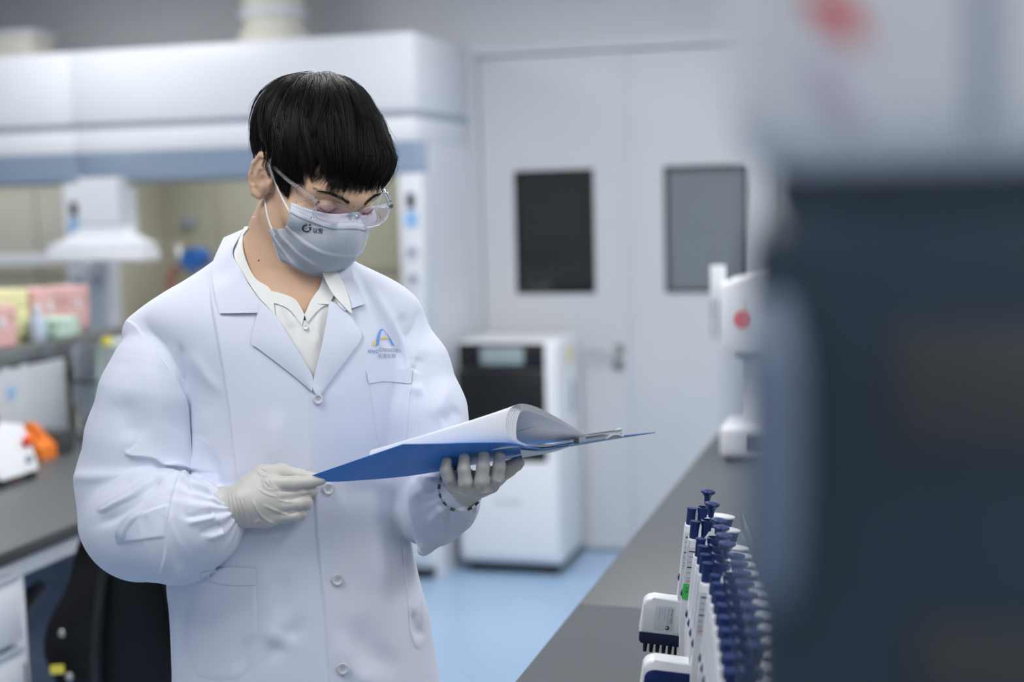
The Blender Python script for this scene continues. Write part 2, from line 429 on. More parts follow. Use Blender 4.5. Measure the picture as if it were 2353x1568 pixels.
# black office chair pushed under the bench
def chair():
    t = thing('office_chair', 'black plastic office chair pushed against the left bench', 'chair', (-1.79, 3.02, 0), math.radians(24))
    # backrest: curved shell with ribs, built upright then leaned
    bm = bmesh.new(); nu, nv = 14, 12; g = []
    for j in range(nv + 1):
        v = j / nv; row = []
        half = .225 * (1 - .42 * v ** 2.2) * (.80 + .2 * math.sin(PI * min(1, v * 1.6)))
        for i in range(nu + 1):
            u = i / nu * 2 - 1
            row.append(bm.verts.new((u * half, -.24 + .07 * (1 - u * u) * -1 - .10 * v + .05 * v * v, .50 + .42 * v)))
        g.append(row)
    for j in range(nv):
        for i in range(nu): bm.faces.new([g[j][i], g[j][i + 1], g[j + 1][i + 1], g[j + 1][i]])
    bmesh.ops.solidify(bm, geom=bm.faces[:], thickness=.022)
    back = bmobj('backrest', bm, M['black'], t, True)
    for s in (-.10, .10):
        tube_o('rib', M['black'], back, smooth_path([(s, -.335, .52), (s * .9, -.365, .64), (s * .7, -.36, .78), (s * .4, -.35, .88)], 4), .011)
    for (x, z) in ((-.16, .56), (.16, .56), (.17, .66), (-.17, .66), (.12, .78)):
        lathe_o('bolt', M['steel'], back, [(.009, 0), (.009, -.006), (.005, -.009)], (x, -.315 + x * x * .9, z), 'y', 12)
    bm = bmesh.new(); bx(bm, -.24, .24, -.24, .24, .42, .48, .03, 4); bmobj('seat', bm, M['blackm'], t, True)
    for s in (-1, 1):
        tube_o('armrest', M['black'], t, smooth_path([(s * .24, -.18, .45), (s * .30, -.16, .52), (s * .30, -.14, .64), (s * .29, -.02, .67), (s * .29, .1, .66)], 5), .022)
    box('sticker', M['yellow'], t, -.20, -.17, -.30, -.297, .57, .59)
    lathe_o('gas_lift', M['steel'], t, [(.03, .1), (.03, .25), (.02, .26), (.02, .42)])
    for k in range(5):
        a = 2 * PI * k / 5
        l = tube_o('base_arm', M['black'], t, [(.03 * math.cos(a), .03 * math.sin(a), .10), (.28 * math.cos(a), .28 * math.sin(a), .075)], [.026, .018])
        lathe_o('caster', M['rubber'], l, [(.028, -.02), (.03, 0), (.028, .02)], (.28 * math.cos(a), .28 * math.sin(a), .03), 'y', 14)
    return t
chair()

# reagent shelf on the bench
SX, SZ = -2.62, 1.19
t = thing('reagent_shelf', 'glass reagent shelf on white posts along the left bench', 'shelf', (SX - .12, 3.3, .87))
box('shelf_board', M['glass'], t, -.12, .12, -1.6, 1.15, SZ - .87 - .012, SZ - .87, .002)
box('front_rail', M['steel'], t, .115, .13, -1.6, 1.15, SZ - .87 - .055, SZ - .87, .003)
for y in (-1.5, -.2, 1.1):
    box('post', M['white'], t, -.03, .03, y - .03, y + .03, 0, SZ - .87 - .012, .004)
def tip_box(x, y0, y1, ht, mt, label, lid=None):
    t = thing('tip_box', label, 'box', (x, (y0 + y1) / 2, SZ), group='tip boxes on the glass shelf')
    h = (y1 - y0) / 2
    box('tray', mt, t, -.055, .055, -h, h, 0, ht * .62, .006, 3)
    box('lid', lid or mt, t, -.056, .056, -h - .001, h + .001, ht * .62, ht, .008, 3)
    box('latch', M['white2'], t, .055, .061, -.012, .012, ht * .5, ht * .72, .002)
tip_box(-2.680, 3.57, 3.72, .125, M['pink'], 'pink tip box at the left end of the glass shelf, before the yellow box')
tip_box(-2.797, 3.77, 3.951, .158, M['paleyellow'], 'pale yellow tip box on the glass shelf')
tip_box(-2.797, 3.985, 4.14, .150, M['pink'], 'pink tip box on the glass shelf behind the small green box')
tip_box(-2.797, 4.145, 4.30, .145, M['pink'], 'pink tip box at the right end of the glass shelf')
tip_box(-2.676, 3.925, 4.05, .062, M['palegreen'], 'small pale green tip box in front of the pink boxes')
t = thing('reagent_bottle', 'small pale blue bottle between yellow and pink tip boxes', 'bottle', (-2.67, 3.885, SZ))
lathe_o('flask', M['paleblue'], t, [(.024, 0), (.026, .01), (.026, .065), (.013, .085), (.013, .09)]); lathe_o('cap', M['white2'], t, [(.015, .09), (.015, .112)])

# acrylic splash panel with stickers, tubing rack behind it
t = thing('splash_shield', 'frosted acrylic splash shield standing under the glass shelf', 'shield', (-2.62, 3.62, .87))
box('panel', M['frost'], t, 0, .006, -.75, .32, .02, .256, .002)
for y in (-.7, .25): box('foot', M['acryl'], t, -.06, .06, y - .02, y + .02, 0, .02, .003)
for y in (-.11, .035): box('sticker', M['skyblue'], t, .006, .008, y - .018, y + .018, .165, .20)
t = thing('tube_rack', 'clear tube rack with hanging plastic tubing beside the splash shield', 'rack', (-2.44, 4.02, .87))
bm = bmesh.new()
for x in (-.11, .10): bx(bm, x, x + .012, -.13, .13, 0, .30, .002)
bx(bm, -.11, .112, -.13, .13, .006, .016); bx(bm, -.11, .112, -.13, .13, .18, .188)
bmobj('stand', bm, M['acryl'], t, True)
for i in range(9):
    y = -.11 + i * .027
    tb = tube_o('tubing', M['frost'] if i % 3 else M['palegreen'], t, smooth_path([(.05, y, .02), (.08, y + .01, .14), (.03, y + .02, .28), (-.03, y + .01, .30), (-.04, y, .10)], 5), .005)
lathe_o('cap', M['yellow'], t, [(.016, .30), (.016, .325)], (.0, -.11, 0))
t = thing('small_meter', 'white meter with a dark blue screen below the glass shelf', 'meter', (-2.75, 3.80, .87))
box('case', M['white2'], t, -.05, .05, -.07, .07, 0, .29, .008); box('screen', M['navy'], t, .05, .053, -.025, .025, .225, .265)
t = thing('reagent_crate', 'dark brown crate below the glass shelf', 'crate', (-2.78, 4.06, .87))
box('case', mat('brown_board', (.09, .07, .045), .7), t, -.06, .06, -.08, .08, 0, .275, .004); box('lid', M['dark'], t, -.062, .062, -.082, .082, .275, .285, .003)

# vortex mixer with red button
t = thing('vortex_mixer', 'white vortex mixer with a red button at the left edge', 'mixer', (-2.38, 3.27, .87))
prism_o('housing', M['white2'], t, [(-.085, .02), (.062, .02), (.058, .045), (.022, .145), (-.085, .15)], 'y', -.10, .075, .008)
bt = lathe_o('button', M['red'], t, [(.015, 0), (.015, .006), (.010, .009)], (.044, .045, .10), 'x', 18)
lathe_o('dial', M['gap'], t, [(.012, 0), (.012, .008)], (.055, .035, .055), 'x', 16)
lathe_o('cup', M['rubber'], t, [(.03, .15), (.033, .16), (.033, .18), (.02, .182)], (-.03, -.02, 0))
for x, y in ((.045, .055), (.045, -.08), (-.065, .055), (-.065, -.08)): lathe_o('foot', M['rubber'], t, [(.016, 0), (.016, .022)], (x, y, 0), n=12)
t = thing('tape_dispenser', 'orange tape dispenser behind the vortex mixer', 'dispenser', (-2.50, 3.58, .87))
prism_o('base', M['orange'], t, [(-.05, 0), (.05, 0), (.05, .035), (.02, .05), (.0, .085), (-.05, .085)], 'y', -.03, .05, .006)
lathe_o('tape_roll', M['orange'], t, [(.035, -.012), (.035, .012)], (-.015, .01, .07), 'y', 20)
box('block', M['dark'], t, -.05, .05, .055, .14, 0, .07, .006)

# ------------------------------------------------------------------ right bench
RBX0, RBX1, RBY0, RBY1 = -0.584, 0.75, 0.30, 4.42
t = thing('worktop', 'dark grey worktop of the right bench carrying the pipettes', 'worktop', (0.08, 2.4, .84))
box('slab', M['bench'], t, RBX0 - .08, RBX1 - .08, RBY0 - 2.4, .018, .0, .03, .002)
box('slab', M['bench'], t, RBX0 - .08, RBX1 - .08, .020, RBY1 - 2.4, .0, .03, .002)
box('edge_strip', M['benchedge'], t, RBX0 - .08, RBX0 - .076, RBY0 - 2.4, RBY1 - 2.4, -.012, .027, .001)
t = thing('base_cabinet', 'white base cabinet run under the right bench', 'cabinet', (0.10, 2.4, 0))
box('carcass', M['white'], t, -.62, .6, -2.05, 1.98, .08, .838); box('plinth', M['dark'], t, -.58, .56, -2.03, 1.96, 0, .08)
for i in range(7):
    y = -2.03 + i * .572
    d = box('door', M['white'], t, -.64, -.62, y + .004, y + .566, .10, .80, .004)
    tube_o('handle', M['steel'], d, [(-.64, y + .06, .62), (-.66, y + .06, .62), (-.66, y + .06, .74), (-.64, y + .06, .74)], .005)

# ------------------------------------------------------------------ pipettes
ROT = math.radians(11.5)
TILT = math.radians(7.0)
def arc2(cx, cz, rx, rz, a0, a1, n=8):
    return [(cx + rx * math.cos(math.radians(a0 + (a1 - a0) * i / n)), cz + rz * math.sin(math.radians(a0 + (a1 - a0) * i / n))) for i in range(n + 1)]
def flat_text(name, body, h, mt, parent, fn, align='LEFT', width=None):
    """lettering whose local (x right, y up) coordinates go through fn(x, y) -> 3D"""
    v, fs = text_geo(body, 1.0, align)
    if not len(v): return None
    k = h / max(1e-6, (v[:, 1].max() - min(0, v[:, 1].min())))
    sx = k if width is None else width / max(1e-6, v[:, 0].max() - v[:, 0].min())
    me = bpy.data.meshes.new(name); me.from_pydata([fn(a * sx, b * k) for a, b in v], [], fs); me.update()
    return link(name, me, mt, parent)
def make_pipette(label, multi=None, tape=False):
    """local origin on the bench line, plunger axis at x=0, ejector top at z=.277"""
    t = thing('pipette', label, 'pipette', group='blue and white pipettes hanging in the acrylic stand')
    Z = .277
    hy = .0125
    # white body with the arch running over into the hook
    out = [(-.0285, Z - .024), (-.0155, Z - .024), (-.0150, Z - .034), (-.0125, Z - .040), (-.0098, Z - .034)]
    out += [(-.0075, Z - .020), (-.003, Z - .011), (.004, Z - .007), (.012, Z - .006)]
    out += [(.012, Z - .0095), (.006, Z - .012), (.0015, Z - .020), (.000, Z - .035), (.002, Z - .060), (.004, Z - .10), (-.001, Z - .150), (-.004, Z - .185), (-.012, Z - .235), (-.018, Z - .235),
            (-.024, Z - .185), (-.0285, Z - .13)]
    bm = bmesh.new(); prism(bm, out, 'y', -hy, hy, .0025, 3); body = bmobj('body', bm, M['white2'], t, True)
    # navy core and hook
    core = [(-.006, Z - .013), (.011, Z - .0085), (.0385, Z - .0085), (.0365, Z - .020), (.031, Z - .027), (.021, Z - .030), (.014, Z - .04), (.010, Z - .065), (.0065, Z - .10), (-.004, Z - .10)]
    bm = bmesh.new(); prism(bm, core, 'y', -hy * .86, hy * .86, .003, 3); bmobj('finger_hook', bm, M['navy'], t, True)
    bm = bmesh.new(); prism(bm, [(.0, -hy * .96)] + [(.024 + .0175 * math.cos(a), hy * 1.05 * math.sin(a)) for a in np.linspace(-PI / 2, PI / 2, 14)] + [(.0, hy * .96)], 'z', Z - .0090, Z - .0056, .0012); bmobj('hook_cap', bm, M['white2'], t, True)
    # ejector button
    lathe_o('ejector_button', M['navy'], t, [(.0056, Z - .038), (.0060, Z - .030), (.0063, Z - .003), (.0072, Z - .0012), (.0070, Z), (.003, Z + .0003)], (-.0215, 0, 0), n=20)
    # collar and plunger
    c = lathe_o('collar', M['navy'], t, [(.0080, Z - .030), (.0088, Z - .006), (.0098, Z - .004), (.0104, Z + .003), (.0094, Z + .0034), (.0086, Z - .001), (.003, Z - .001)], (-.0035, 0, 0), n=24)
    lathe_o('plunger_rod', M['steel'], t, [(.0019, Z - .002), (.0019, Z + .010)], (-.0012, 0, 0), n=12)
    lathe_o('plunger_button', M['navy'], t, [(.0036, Z + .008), (.0040, Z + .013), (.0050, Z + .0195), (.0078, Z + .0232), (.0102, Z + .0250), (.0106, Z + .0266), (.0098, Z + .0280), (.0055, Z + .0292), (.002, Z + .0294)], (-.0012, 0, 0), n=24)
    # lever, seam, print
    prism_o('release_lever', M['navy'], t, [(-.0285, Z - .098), (-.026, Z - .092), (-.0245, Z - .104), (-.0275, Z - .110), (-.031, Z - .104)], 'y', -.006, .006, .001)
    lb = box('label', M['label'], body, -.0275, -.0135, -hy - .0004, -hy + .001, Z - .088, Z - .034)
    for i in range(6):
        box('print_line', M['ink'] if i % 3 == 0 else M['gap'], body, -.0265, -.0265 + (.011 if i % 3 == 0 else random.uniform(.005, .009)), -hy - .0008, -hy, Z - .041 - i * .0075, Z - .0400 - i * .0075 + .0006)
    box('print_line', M['redink'], body, -.0255, -.019, -hy - .0008, -hy, Z - .084, Z - .0805)
    lb2 = box('side_label', M['label'], body, -.0289, -.0280, -.008, .008, Z - .085, Z - .034)
    lathe_o('tip_cone', M['rubber'] if multi else M['white2'], t, [(.0055, Z - .245), (.0050, Z - .228)], (-.015, 0, 0), n=16)
    if tape:
        tp = box('green_tape', M['green'], body, -.0295, -.0175, -hy - .0012, -hy + .001, Z - .108, Z - .086)
        flat_text('tape_lettering', '玉 卿', .0035, M['ink'], body, lambda a, b: (-.0252 + b, -hy - .0015, Z - .090 - a))
    if multi:
        # eight-channel head reaching out to the left
        hx0, hx1, hz0, hz1 = (-.078, .004, Z - .205, Z - .134) if multi == 'label' else (-.086, .004, Z - .222, Z - .139)
        pts = [(hx0, hz0 + .018)] + arc2(hx0 + .016, hz1 - .012, .014, .012, 180, 90, 5) + [(hx1 - .01, hz1), (hx1, hz1 - .01), (hx1, hz0 + .018)]
        bm = bmesh.new(); prism(bm, pts, 'y', -.0155, .0155, .004, 3); hd = bmobj('channel_head', bm, M['white2'], t, True)
        prism_o('head_base', M['navy2'], t, [(hx0 + .001, hz0 + .018), (hx1 - .001, hz0 + .018), (hx1 - .001, hz0 + .002), (hx0 + .004, hz0 + .002), (hx0 + .001, hz0 + .006)], 'y', -.0145, .0145, .002)
        for i in range(8):
            lathe_o('nozzle', M['rubber'], t, [(.0034, hz0 + .004), (.0031, hz0 - .006), (.0026, hz0 - .0135)], (hx0 + .0115 + .009 * i, 0, 0), n=14)
        if multi == 'label':
            box('rating_label', M['label'], hd, hx0 + .020, hx0 + .047, -.0162, -.0155, hz0 + .025, hz1 - .010, .0002)
            X0, Z1 = hx0 + .047, hz1 - .011
            dn = lambda ox, oz: (lambda a, b: (X0 - ox + b, -.0166, Z1 - oz - a))
            flat_text('lettering', 'METTLER TOLEDO', .0026, M['ink'], hd, dn(.0046, .002), width=.021)
            flat_text('lettering', 'Pipet-Lite XLS 8 channel', .0015, M['gap'], hd, dn(.0072, .002), width=.025)
            box('rule', M['gap'], hd, X0 - .0088, X0 - .0084, -.0166, -.0160, Z1 - .027, Z1 - .002)
            for k, (s, wd) in enumerate((('Cat No 17013810', .018), ('20 - 200 uL', .012), ('SN C023456162', .020))):
                flat_text('lettering', s, .0017, M['gap'], hd, dn(.0135 + .0040 * k, .002), width=wd * .85)
            lathe_o('emblem', M['ink'], hd, [(.0030, -.0167), (.0030, -.0160)], (X0 - .0078, 0, Z1 - .0305), 'y', 20)
            lathe_o('emblem', M['label'], hd, [(.0014, -.0169), (.0014, -.0161)], (X0 - .0088, 0, Z1 - .0300), 'y', 16)
            flat_text('lettering', 'RAININ', .0035, M['gap'], hd, lambda a, b: (hx0 + .054 + a, -.0158, hz0 + .020 + b))
        elif multi == 'blue':
            bm = bmesh.new(); prism(bm, [(hx0 + .004, hz0 + .02)] + arc2(hx0 + .018, hz1 - .022, .013, .010, 180, 90, 5) + [(hx1 - .006, hz1 - .012), (hx1 - .004, hz0 + .02)], 'y', -.018, -.0150, .001); bmobj('face_panel', bm, M['navy'], hd, True)
    return t
EJ = [(1590, 1168), (1598, 1198), (1611, 1238), (1616, 1255), (1621, 1274), (1627, 1294), (1645, 1322), (1650, 1341), (1655, 1364), (1660, 1390), (1665, 1418), (1669, 1447), (1673, 1476), (1677, 1508), (1681, 1541)]
ORD = ['farthest', 'second', 'third', 'fourth', 'fifth', 'sixth', 'seventh', 'eighth', 'ninth', 'tenth', 'eleventh', 'twelfth', 'thirteenth', 'fourteenth', 'nearest']
RM = Matrix.Rotation(ROT, 4, 'Z') @ Matrix.Rotation(TILT, 4, 'Y')
def place(t, px, py):
    d = .4554 * FPX / (py - 440)
    e = Vector(P(px, py, d))
    off = RM @ Vector((-.0215, 0, .277))
    t.location = e - off
    t.rotation_euler = RM.to_euler()
    return e
plain = None
for i, (px, py) in enumerate(EJ):
    if i == 0: p = make_pipette('farthest pipette of the row, its white eight-channel head carrying a label', 'label')
    elif i == 1: p = make_pipette('second pipette from the far end of the row, with a green tape strip', None, True)
    elif i == 4: p = make_pipette('pipette of the row whose eight-channel head has a navy front panel', 'blue')
    elif plain is None: p = plain = make_pipette('third pipette from the far end of the row')
    else:
        p = copy_tree(plain)
        p['label'] = 'nearest pipette of the row in the acrylic stand' if i == 14 else '%s pipette from the far end of the row in the acrylic stand' % ORD[i]
    e = place(p, px, py)
    if i == 0: e0 = e
    if i == 14: e1 = e
# acrylic stand
mid = (e0 + e1) / 2
t = thing('pipette_stand', 'clear acrylic pipette stand holding the row of pipettes', 'stand', (mid.x, mid.y, .87), ROT)
L = (e1 - e0).length / 2
bm = bmesh.new()
prism(bm, [(-L - .05, .006), (L + .05, .006), (L + .05, .268)] + arc2(-L - .02 + L * 0 + .0, .238, .03, .03, 90, 180, 5)[0:0] + [(L + .05, .268), (-L - .03, .268), (-L - .045, .262), (-L - .05, .248)][1:], 'x', .072, .078, .001)
# the plate runs along the row (local y points away from the camera)
for v in bm.verts: v.co.y = -v.co.y
bmobj('back_plate', bm, M['acryl'], t, True)
box('foot_plate', M['acryl'], t, -.05, .14, -L - .05, L + .05, 0, .006, .001)
box('hook_rail', M['acryl'], t, .060, .072, -L - .04, L + .04, .228, .240, .001)

# ------------------------------------------------------------------ stirrer far along the right bench
t = thing('overhead_stirrer', 'white overhead stirrer with a red round mark on the right bench', 'stirrer', (-0.43, 3.90, .87))
W2 = M['white2']
box('base', W2, t, -.085, .11, -.09, .12, .012, .094, .012, 3)
for x in (-.06, .085):
    for y in (-.06, .09): lathe_o('foot', M['rubber'], t, [(.012, 0), (.012, .014)], (x, y, 0), n=12)
box('keypad', M['dark'], t, -.005, .08, -.093, -.088, .03, .075, .002)
lathe_o('column', W2, t, [(.042, .09), (.038, .12), (.036, .24), (.045, .29), (.06, .30)], (.01, .03, 0), n=28)
lathe_o('collar', M['gap'], t, [(.05, .275), (.05, .292)], (.0, .01, 0), n=28)
prism_o('head', W2, t, [(-.085, .293), (.11, .293), (.11, .53), (.02, .505), (-.06, .49), (-.085, .478)], 'y', -.07, .11, .012)
lg = lathe_o('round_mark', M['redlogo'], t, [(.025, -.0725), (.025, -.069)], (-.018, 0, .385), 'y', 28)
tube_o('mark_stem', M['mauve'], lg, smooth_path([(-.012, -.0715, .41), (-.006, -.0715, .425), (-.016, -.0715, .44)], 4), .002)
cp = box('clip_plate', W2, t, -.112, -.07, -.045, -.03, .39, .53, .004)
for x in (-.108, -.09): box('clip_bar', M['gap'], cp, x - .003, x + .003, -.05, -.044, .33, .44, .001)
lathe_o('clip_ring', M['steel'], cp, [(.010, -.05), (.010, -.046)], (-.078, 0, .42), 'y', 16)

# ------------------------------------------------------------------ tall instrument next to the camera
def near_tower():
    t = thing('analyser_tower', 'tall dark slate blue instrument with a white head close to the camera', 'instrument', (.144, .66, .87))
    a, b, f, k = -.204, .22, -.16, .19
    bm = bmesh.new(); prism(bm, [(a, .45)], 'z', 0, 1) if False else None
    bx(bm, a, b, f, k, .03, .728, .022, 4); body = bmobj('housing', bm, M['slate'], t, True)
    bm = bmesh.new(); bx(bm, a - .006, b + .006, f - .006, k, .732, .96, .028, 4); head = bmobj('head', bm, M['white2'], t, True)
    box('seam', M['slate'], t, a + .01, b - .01, f + .006, k - .01, .722, .736)
    # red wedge and a paler second wedge on the white head
    yf = f - .0075
    prism_o('red_mark', M['redlogo'], head, [(-.181, .797), (-.166, .793), (-.1605, .776), (-.170, .781), (-.178, .788)], 'y', yf, yf + .002, smooth=False)
    prism_o('pale_mark', M['mauve'], head, [(-.180, .775), (-.172, .772), (-.160, .752), (-.168, .750), (-.179, .764)], 'y', yf, yf + .002, smooth=False)
    box('head_slot', M['gap'], head, -.128, -.119, f - .0068, f - .004, .748, .93, .001)
    # lighter side grip and recessed panel on the housing
    g = tube_o('side_grip', M['slate2'], t, smooth_path([(a + .010, f - .002, .690), (a + .012, f - .012, .67), (a + .012, f - .014, .63), (a + .010, f - .010, .60), (a + .009, f + .002, .585)], 5), [.009] * 4 + [.011] * 13 + [.009] * 4, n=14)
    box('screen_panel', M['dark'], t, a + .052, a + .13, f - .004, f + .004, .640, .682, .003)
    box('vent_panel', M['dark'], t, a + .06, b - .03, f - .003, f + .003, .30, .58, .004)
    for i in range(8): box('vent_slat', M['slate'], t, a + .065, b - .035, f - .007, f - .002, .315 + i * .032, .333 + i * .032, .002)
    for x in (a + .04, b - .04):
        for y in (f + .04, k - .04): lathe_o('foot', M['rubber'], t, [(.018, 0), (.018, .035)], (x, y, 0), n=12)
near_tower()

# ================================================================== the researcher
# modelling space q = (x, y, w): x right, y down (photo pixel units at the researcher's distance), w towards the camera
D0 = 2.04
PXM = FPX / D0                       # units per metre
def q2w(q):
    q = np.asarray(q, float)
    d = D0 - q[..., 2] / PXM
    r = FWD + ((q[..., 0] - 1176.5) / FPX)[..., None] * RGT + ((784 - q[..., 1]) / FPX)[..., None] * UPV
    return CAM + d[..., None] * r
_foot = q2w(np.array([690., 1500., -80.]))
PBASE = np.array([_foot[0], _foot[1], 0.0])
person = thing('person', 'researcher in a white lab coat, face mask and clear goggles, reading a blue folder', 'person', tuple(PBASE))

def qmesh(name, q, faces, mt, parent, smooth=True, flip=None, loc=None):
    """mesh object from q-space vertices; faces (n,4) or (n,3) array or list of tuples"""
    v = q2w(q) - PBASE if loc is None else q2w(q) - np.array(loc)
    me = bpy.data.meshes.new(name)
    if isinstance(faces, np.ndarray):
        n, kk = faces.shape
        if flip is None:
            a, b, c = v[faces[:, 0]], v[faces[:, 1]], v[faces[:, 2]]
            vol = np.einsum('ij,ij->i', a - v.mean(0), np.cross(b - v.mean(0), c - v.mean(0))).sum()
            flip = vol < 0
        if flip: faces = faces[:, ::-1].copy()
        me.vertices.add(len(v)); me.vertices.foreach_set('co', v.astype(np.float32).ravel())
        me.loops.add(n * kk); me.loops.foreach_set('vertex_index', faces.astype(np.int32).ravel())
        me.polygons.add(n); me.polygons.foreach_set('loop_start', np.arange(0, n * kk, kk, dtype=np.int32))
        try: me.polygons.foreach_set('loop_total', np.full(n, kk, dtype=np.int32))
        except Exception: pass
        me.update(calc_edges=True)
    else:
        me.from_pydata([tuple(p) for p in v], [], faces); me.update()
    return link(name, me, mt, parent, smooth)

# ---------------------------------------------------------------- implicit surfaces
class Field:
    def __init__(s, xs, ys, zs):
        s.ax = [np.asarray(a, np.float32) for a in (xs, ys, zs)]
        s.F = np.full([len(a) for a in s.ax], 200.0, np.float32)
    def _sl(s, lo, hi):
        return tuple(slice(max(0, int(np.searchsorted(a, l)) - 1), int(np.searchsorted(a, h)) + 1) for a, l, h in zip(s.ax, lo, hi))
    def _xyz(s, sl):
        return s.ax[0][sl[0]][:, None, None], s.ax[1][sl[1]][None, :, None], s.ax[2][sl[2]][None, None, :]
    def add(s, fn, lo, hi, k=0.0, sub=False, pad=30):
        sl = s._sl([l - k - pad for l in lo], [h + k + pad for h in hi])
        if any(q.start >= q.stop for q in sl): return
        d = fn(*s._xyz(sl)).astype(np.float32); F = s.F[sl]
        if sub:
            d = -d
            if k > 0:
                h = np.maximum(k - np.abs(F - d), 0) / k; s.F[sl] = np.maximum(F, d) + h * h * k * .25
            else: s.F[sl] = np.maximum(F, d)
        elif k > 0:
            h = np.maximum(k - np.abs(F - d), 0) / k; s.F[sl] = np.minimum(F, d) - h * h * k * .25
        else: s.F[sl] = np.minimum(F, d)
    def cap(s, p0, r0, p1, r1, k=0.0, sub=False, sw=1.0):
        p0, p1 = np.array(p0, float), np.array(p1, float); v = p1 - p0; vv = max((v * v).sum(), 1e-9); R = max(r0, r1)
        def fn(X, Y, Z):
            t = np.clip(((X - p0[0]) * v[0] + (Y - p0[1]) * v[1] + (Z - p0[2]) * v[2]) / vv, 0, 1)
            return np.sqrt((X - p0[0] - t * v[0]) ** 2 + (Y - p0[1] - t * v[1]) ** 2 + ((Z - p0[2] - t * v[2]) * sw) ** 2) - (r0 + t * (r1 - r0))
        s.add(fn, np.minimum(p0, p1) - R * max(1, 1 / sw), np.maximum(p0, p1) + R * max(1, 1 / sw), k, sub)
    def chain(s, pts, k=0.0, sub=False, sw=1.0):
        """pts: (x,y,w,r); one continuous limb"""
        for a, b in zip(pts[:-1], pts[1:]): s.cap(a[:3], a[3], b[:3], b[3], k, sub, sw)
    def ell(s, c, rad, Rm=None, k=0.0, sub=False):
        c, rad = np.array(c, float), np.array(rad, float); Rm = np.eye(3) if Rm is None else np.asarray(Rm)
        def fn(X, Y, Z):
            dx, dy, dz = X - c[0], Y - c[1], Z - c[2]
            l = [(dx * Rm[0][i] + dy * Rm[1][i] + dz * Rm[2][i]) for i in range(3)]
            k0 = np.sqrt(sum((l[i] / rad[i]) ** 2 for i in range(3))); k1 = np.sqrt(sum((l[i] / rad[i] ** 2) ** 2 for i in range(3)))
            return k0 * (k0 - 1) / np.maximum(k1, 1e-6)
        R = rad.max(); s.add(fn, c - R, c + R, k, sub)
    def mesh(s):
        F = s.F; shp = F.shape; ins = F < 0
        cn = [n - 1 for n in shp]; ids = []; pos = []; quads = []; cnt = 0
        cell = lambda i, j, k: (i * cn[1] + j) * cn[2] + k
        E = []
        for a in range(3):
            s0 = [slice(None)] * 3; s1 = [slice(None)] * 3; s0[a] = slice(None, -1); s1[a] = slice(1, None)
            A, B = ins[tuple(s0)], ins[tuple(s1)]
            idx = np.argwhere(A != B)
            b, c = [(1, 2), (2, 0), (0, 1)][a]
            ok = (idx[:, b] > 0) & (idx[:, c] > 0) & (idx[:, b] < cn[b]) & (idx[:, c] < cn[c])
            idx = idx[ok]; j = idx.copy(); j[:, a] += 1
            f0 = F[idx[:, 0], idx[:, 1], idx[:, 2]]; f1 = F[j[:, 0], j[:, 1], j[:, 2]]
            t = f0 / (f0 - f1)
            p = np.stack([s.ax[m][idx[:, m]] for m in range(3)], 1).astype(np.float64)
            p[:, a] += t * (s.ax[a][j[:, a]] - s.ax[a][idx[:, a]])
            cs = []
            for db, dc in ((-1, -1), (0, -1), (0, 0), (-1, 0)):
                q = idx.copy(); q[:, b] += db; q[:, c] += dc
                cs.append(cell(q[:, 0], q[:, 1], q[:, 2]))
            cs = np.stack(cs, 1); rev = f0 > 0
            cs[rev] = cs[rev][:, ::-1]
            quads.append(cs); ids.append(cs.ravel()); pos.append(np.repeat(p, 4, 0))
        ids = np.concatenate(ids); pos = np.concatenate(pos); quads = np.concatenate(quads)
        u, inv = np.unique(ids, return_inverse=True)
        n = np.bincount(inv).astype(float)
        v = np.stack([np.bincount(inv, pos[:, m]) / n for m in range(3)], 1)
        return v, inv.reshape(-1)[:quads.size].reshape(quads.shape) if False else np.searchsorted(u, quads)
def vnormals(v, f):
    n = np.cross(v[f[:, 2]] - v[f[:, 0]], v[f[:, 3 if f.shape[1] == 4 else 1]] - v[f[:, 1 if f.shape[1] == 4 else 0]])
    N = np.zeros_like(v)
    for k in range(f.shape[1]):
        for m in range(3): N[:, m] += np.bincount(f[:, k], n[:, m], len(v))
    N /= np.maximum(np.linalg.norm(N, axis=1), 1e-9)[:, None]
    c = v - v.mean(0)
    if (N * c).sum() < 0: N = -N
    return N
def relax(v, f, it=2, lam=.5):
    e = np.concatenate([f[:, [i, (i + 1) % f.shape[1]]] for i in range(f.shape[1])])
    e = np.unique(np.sort(e, 1), axis=0); a = np.concatenate([e[:, 0], e[:, 1]]); b = np.concatenate([e[:, 1], e[:, 0]])
    cnt = np.maximum(np.bincount(a, minlength=len(v)), 1)
    v = v.copy()
    for i in range(it):
        for l in (lam, -lam * 1.04):
            av = np.stack([np.bincount(a, v[b, m], len(v)) / cnt for m in range(3)], 1)
            v += l * (av - v)
    return v
def axis(a, b, h, fa=None, fb=None, hc=12):
    """positions from a to b: step h inside [fa,fb], hc outside"""
    fa = a if fa is None else fa; fb = b if fb is None else fb
    return np.concatenate([np.arange(a, fa, hc), np.arange(fa, fb, h), np.arange(fb, b + hc, hc)])
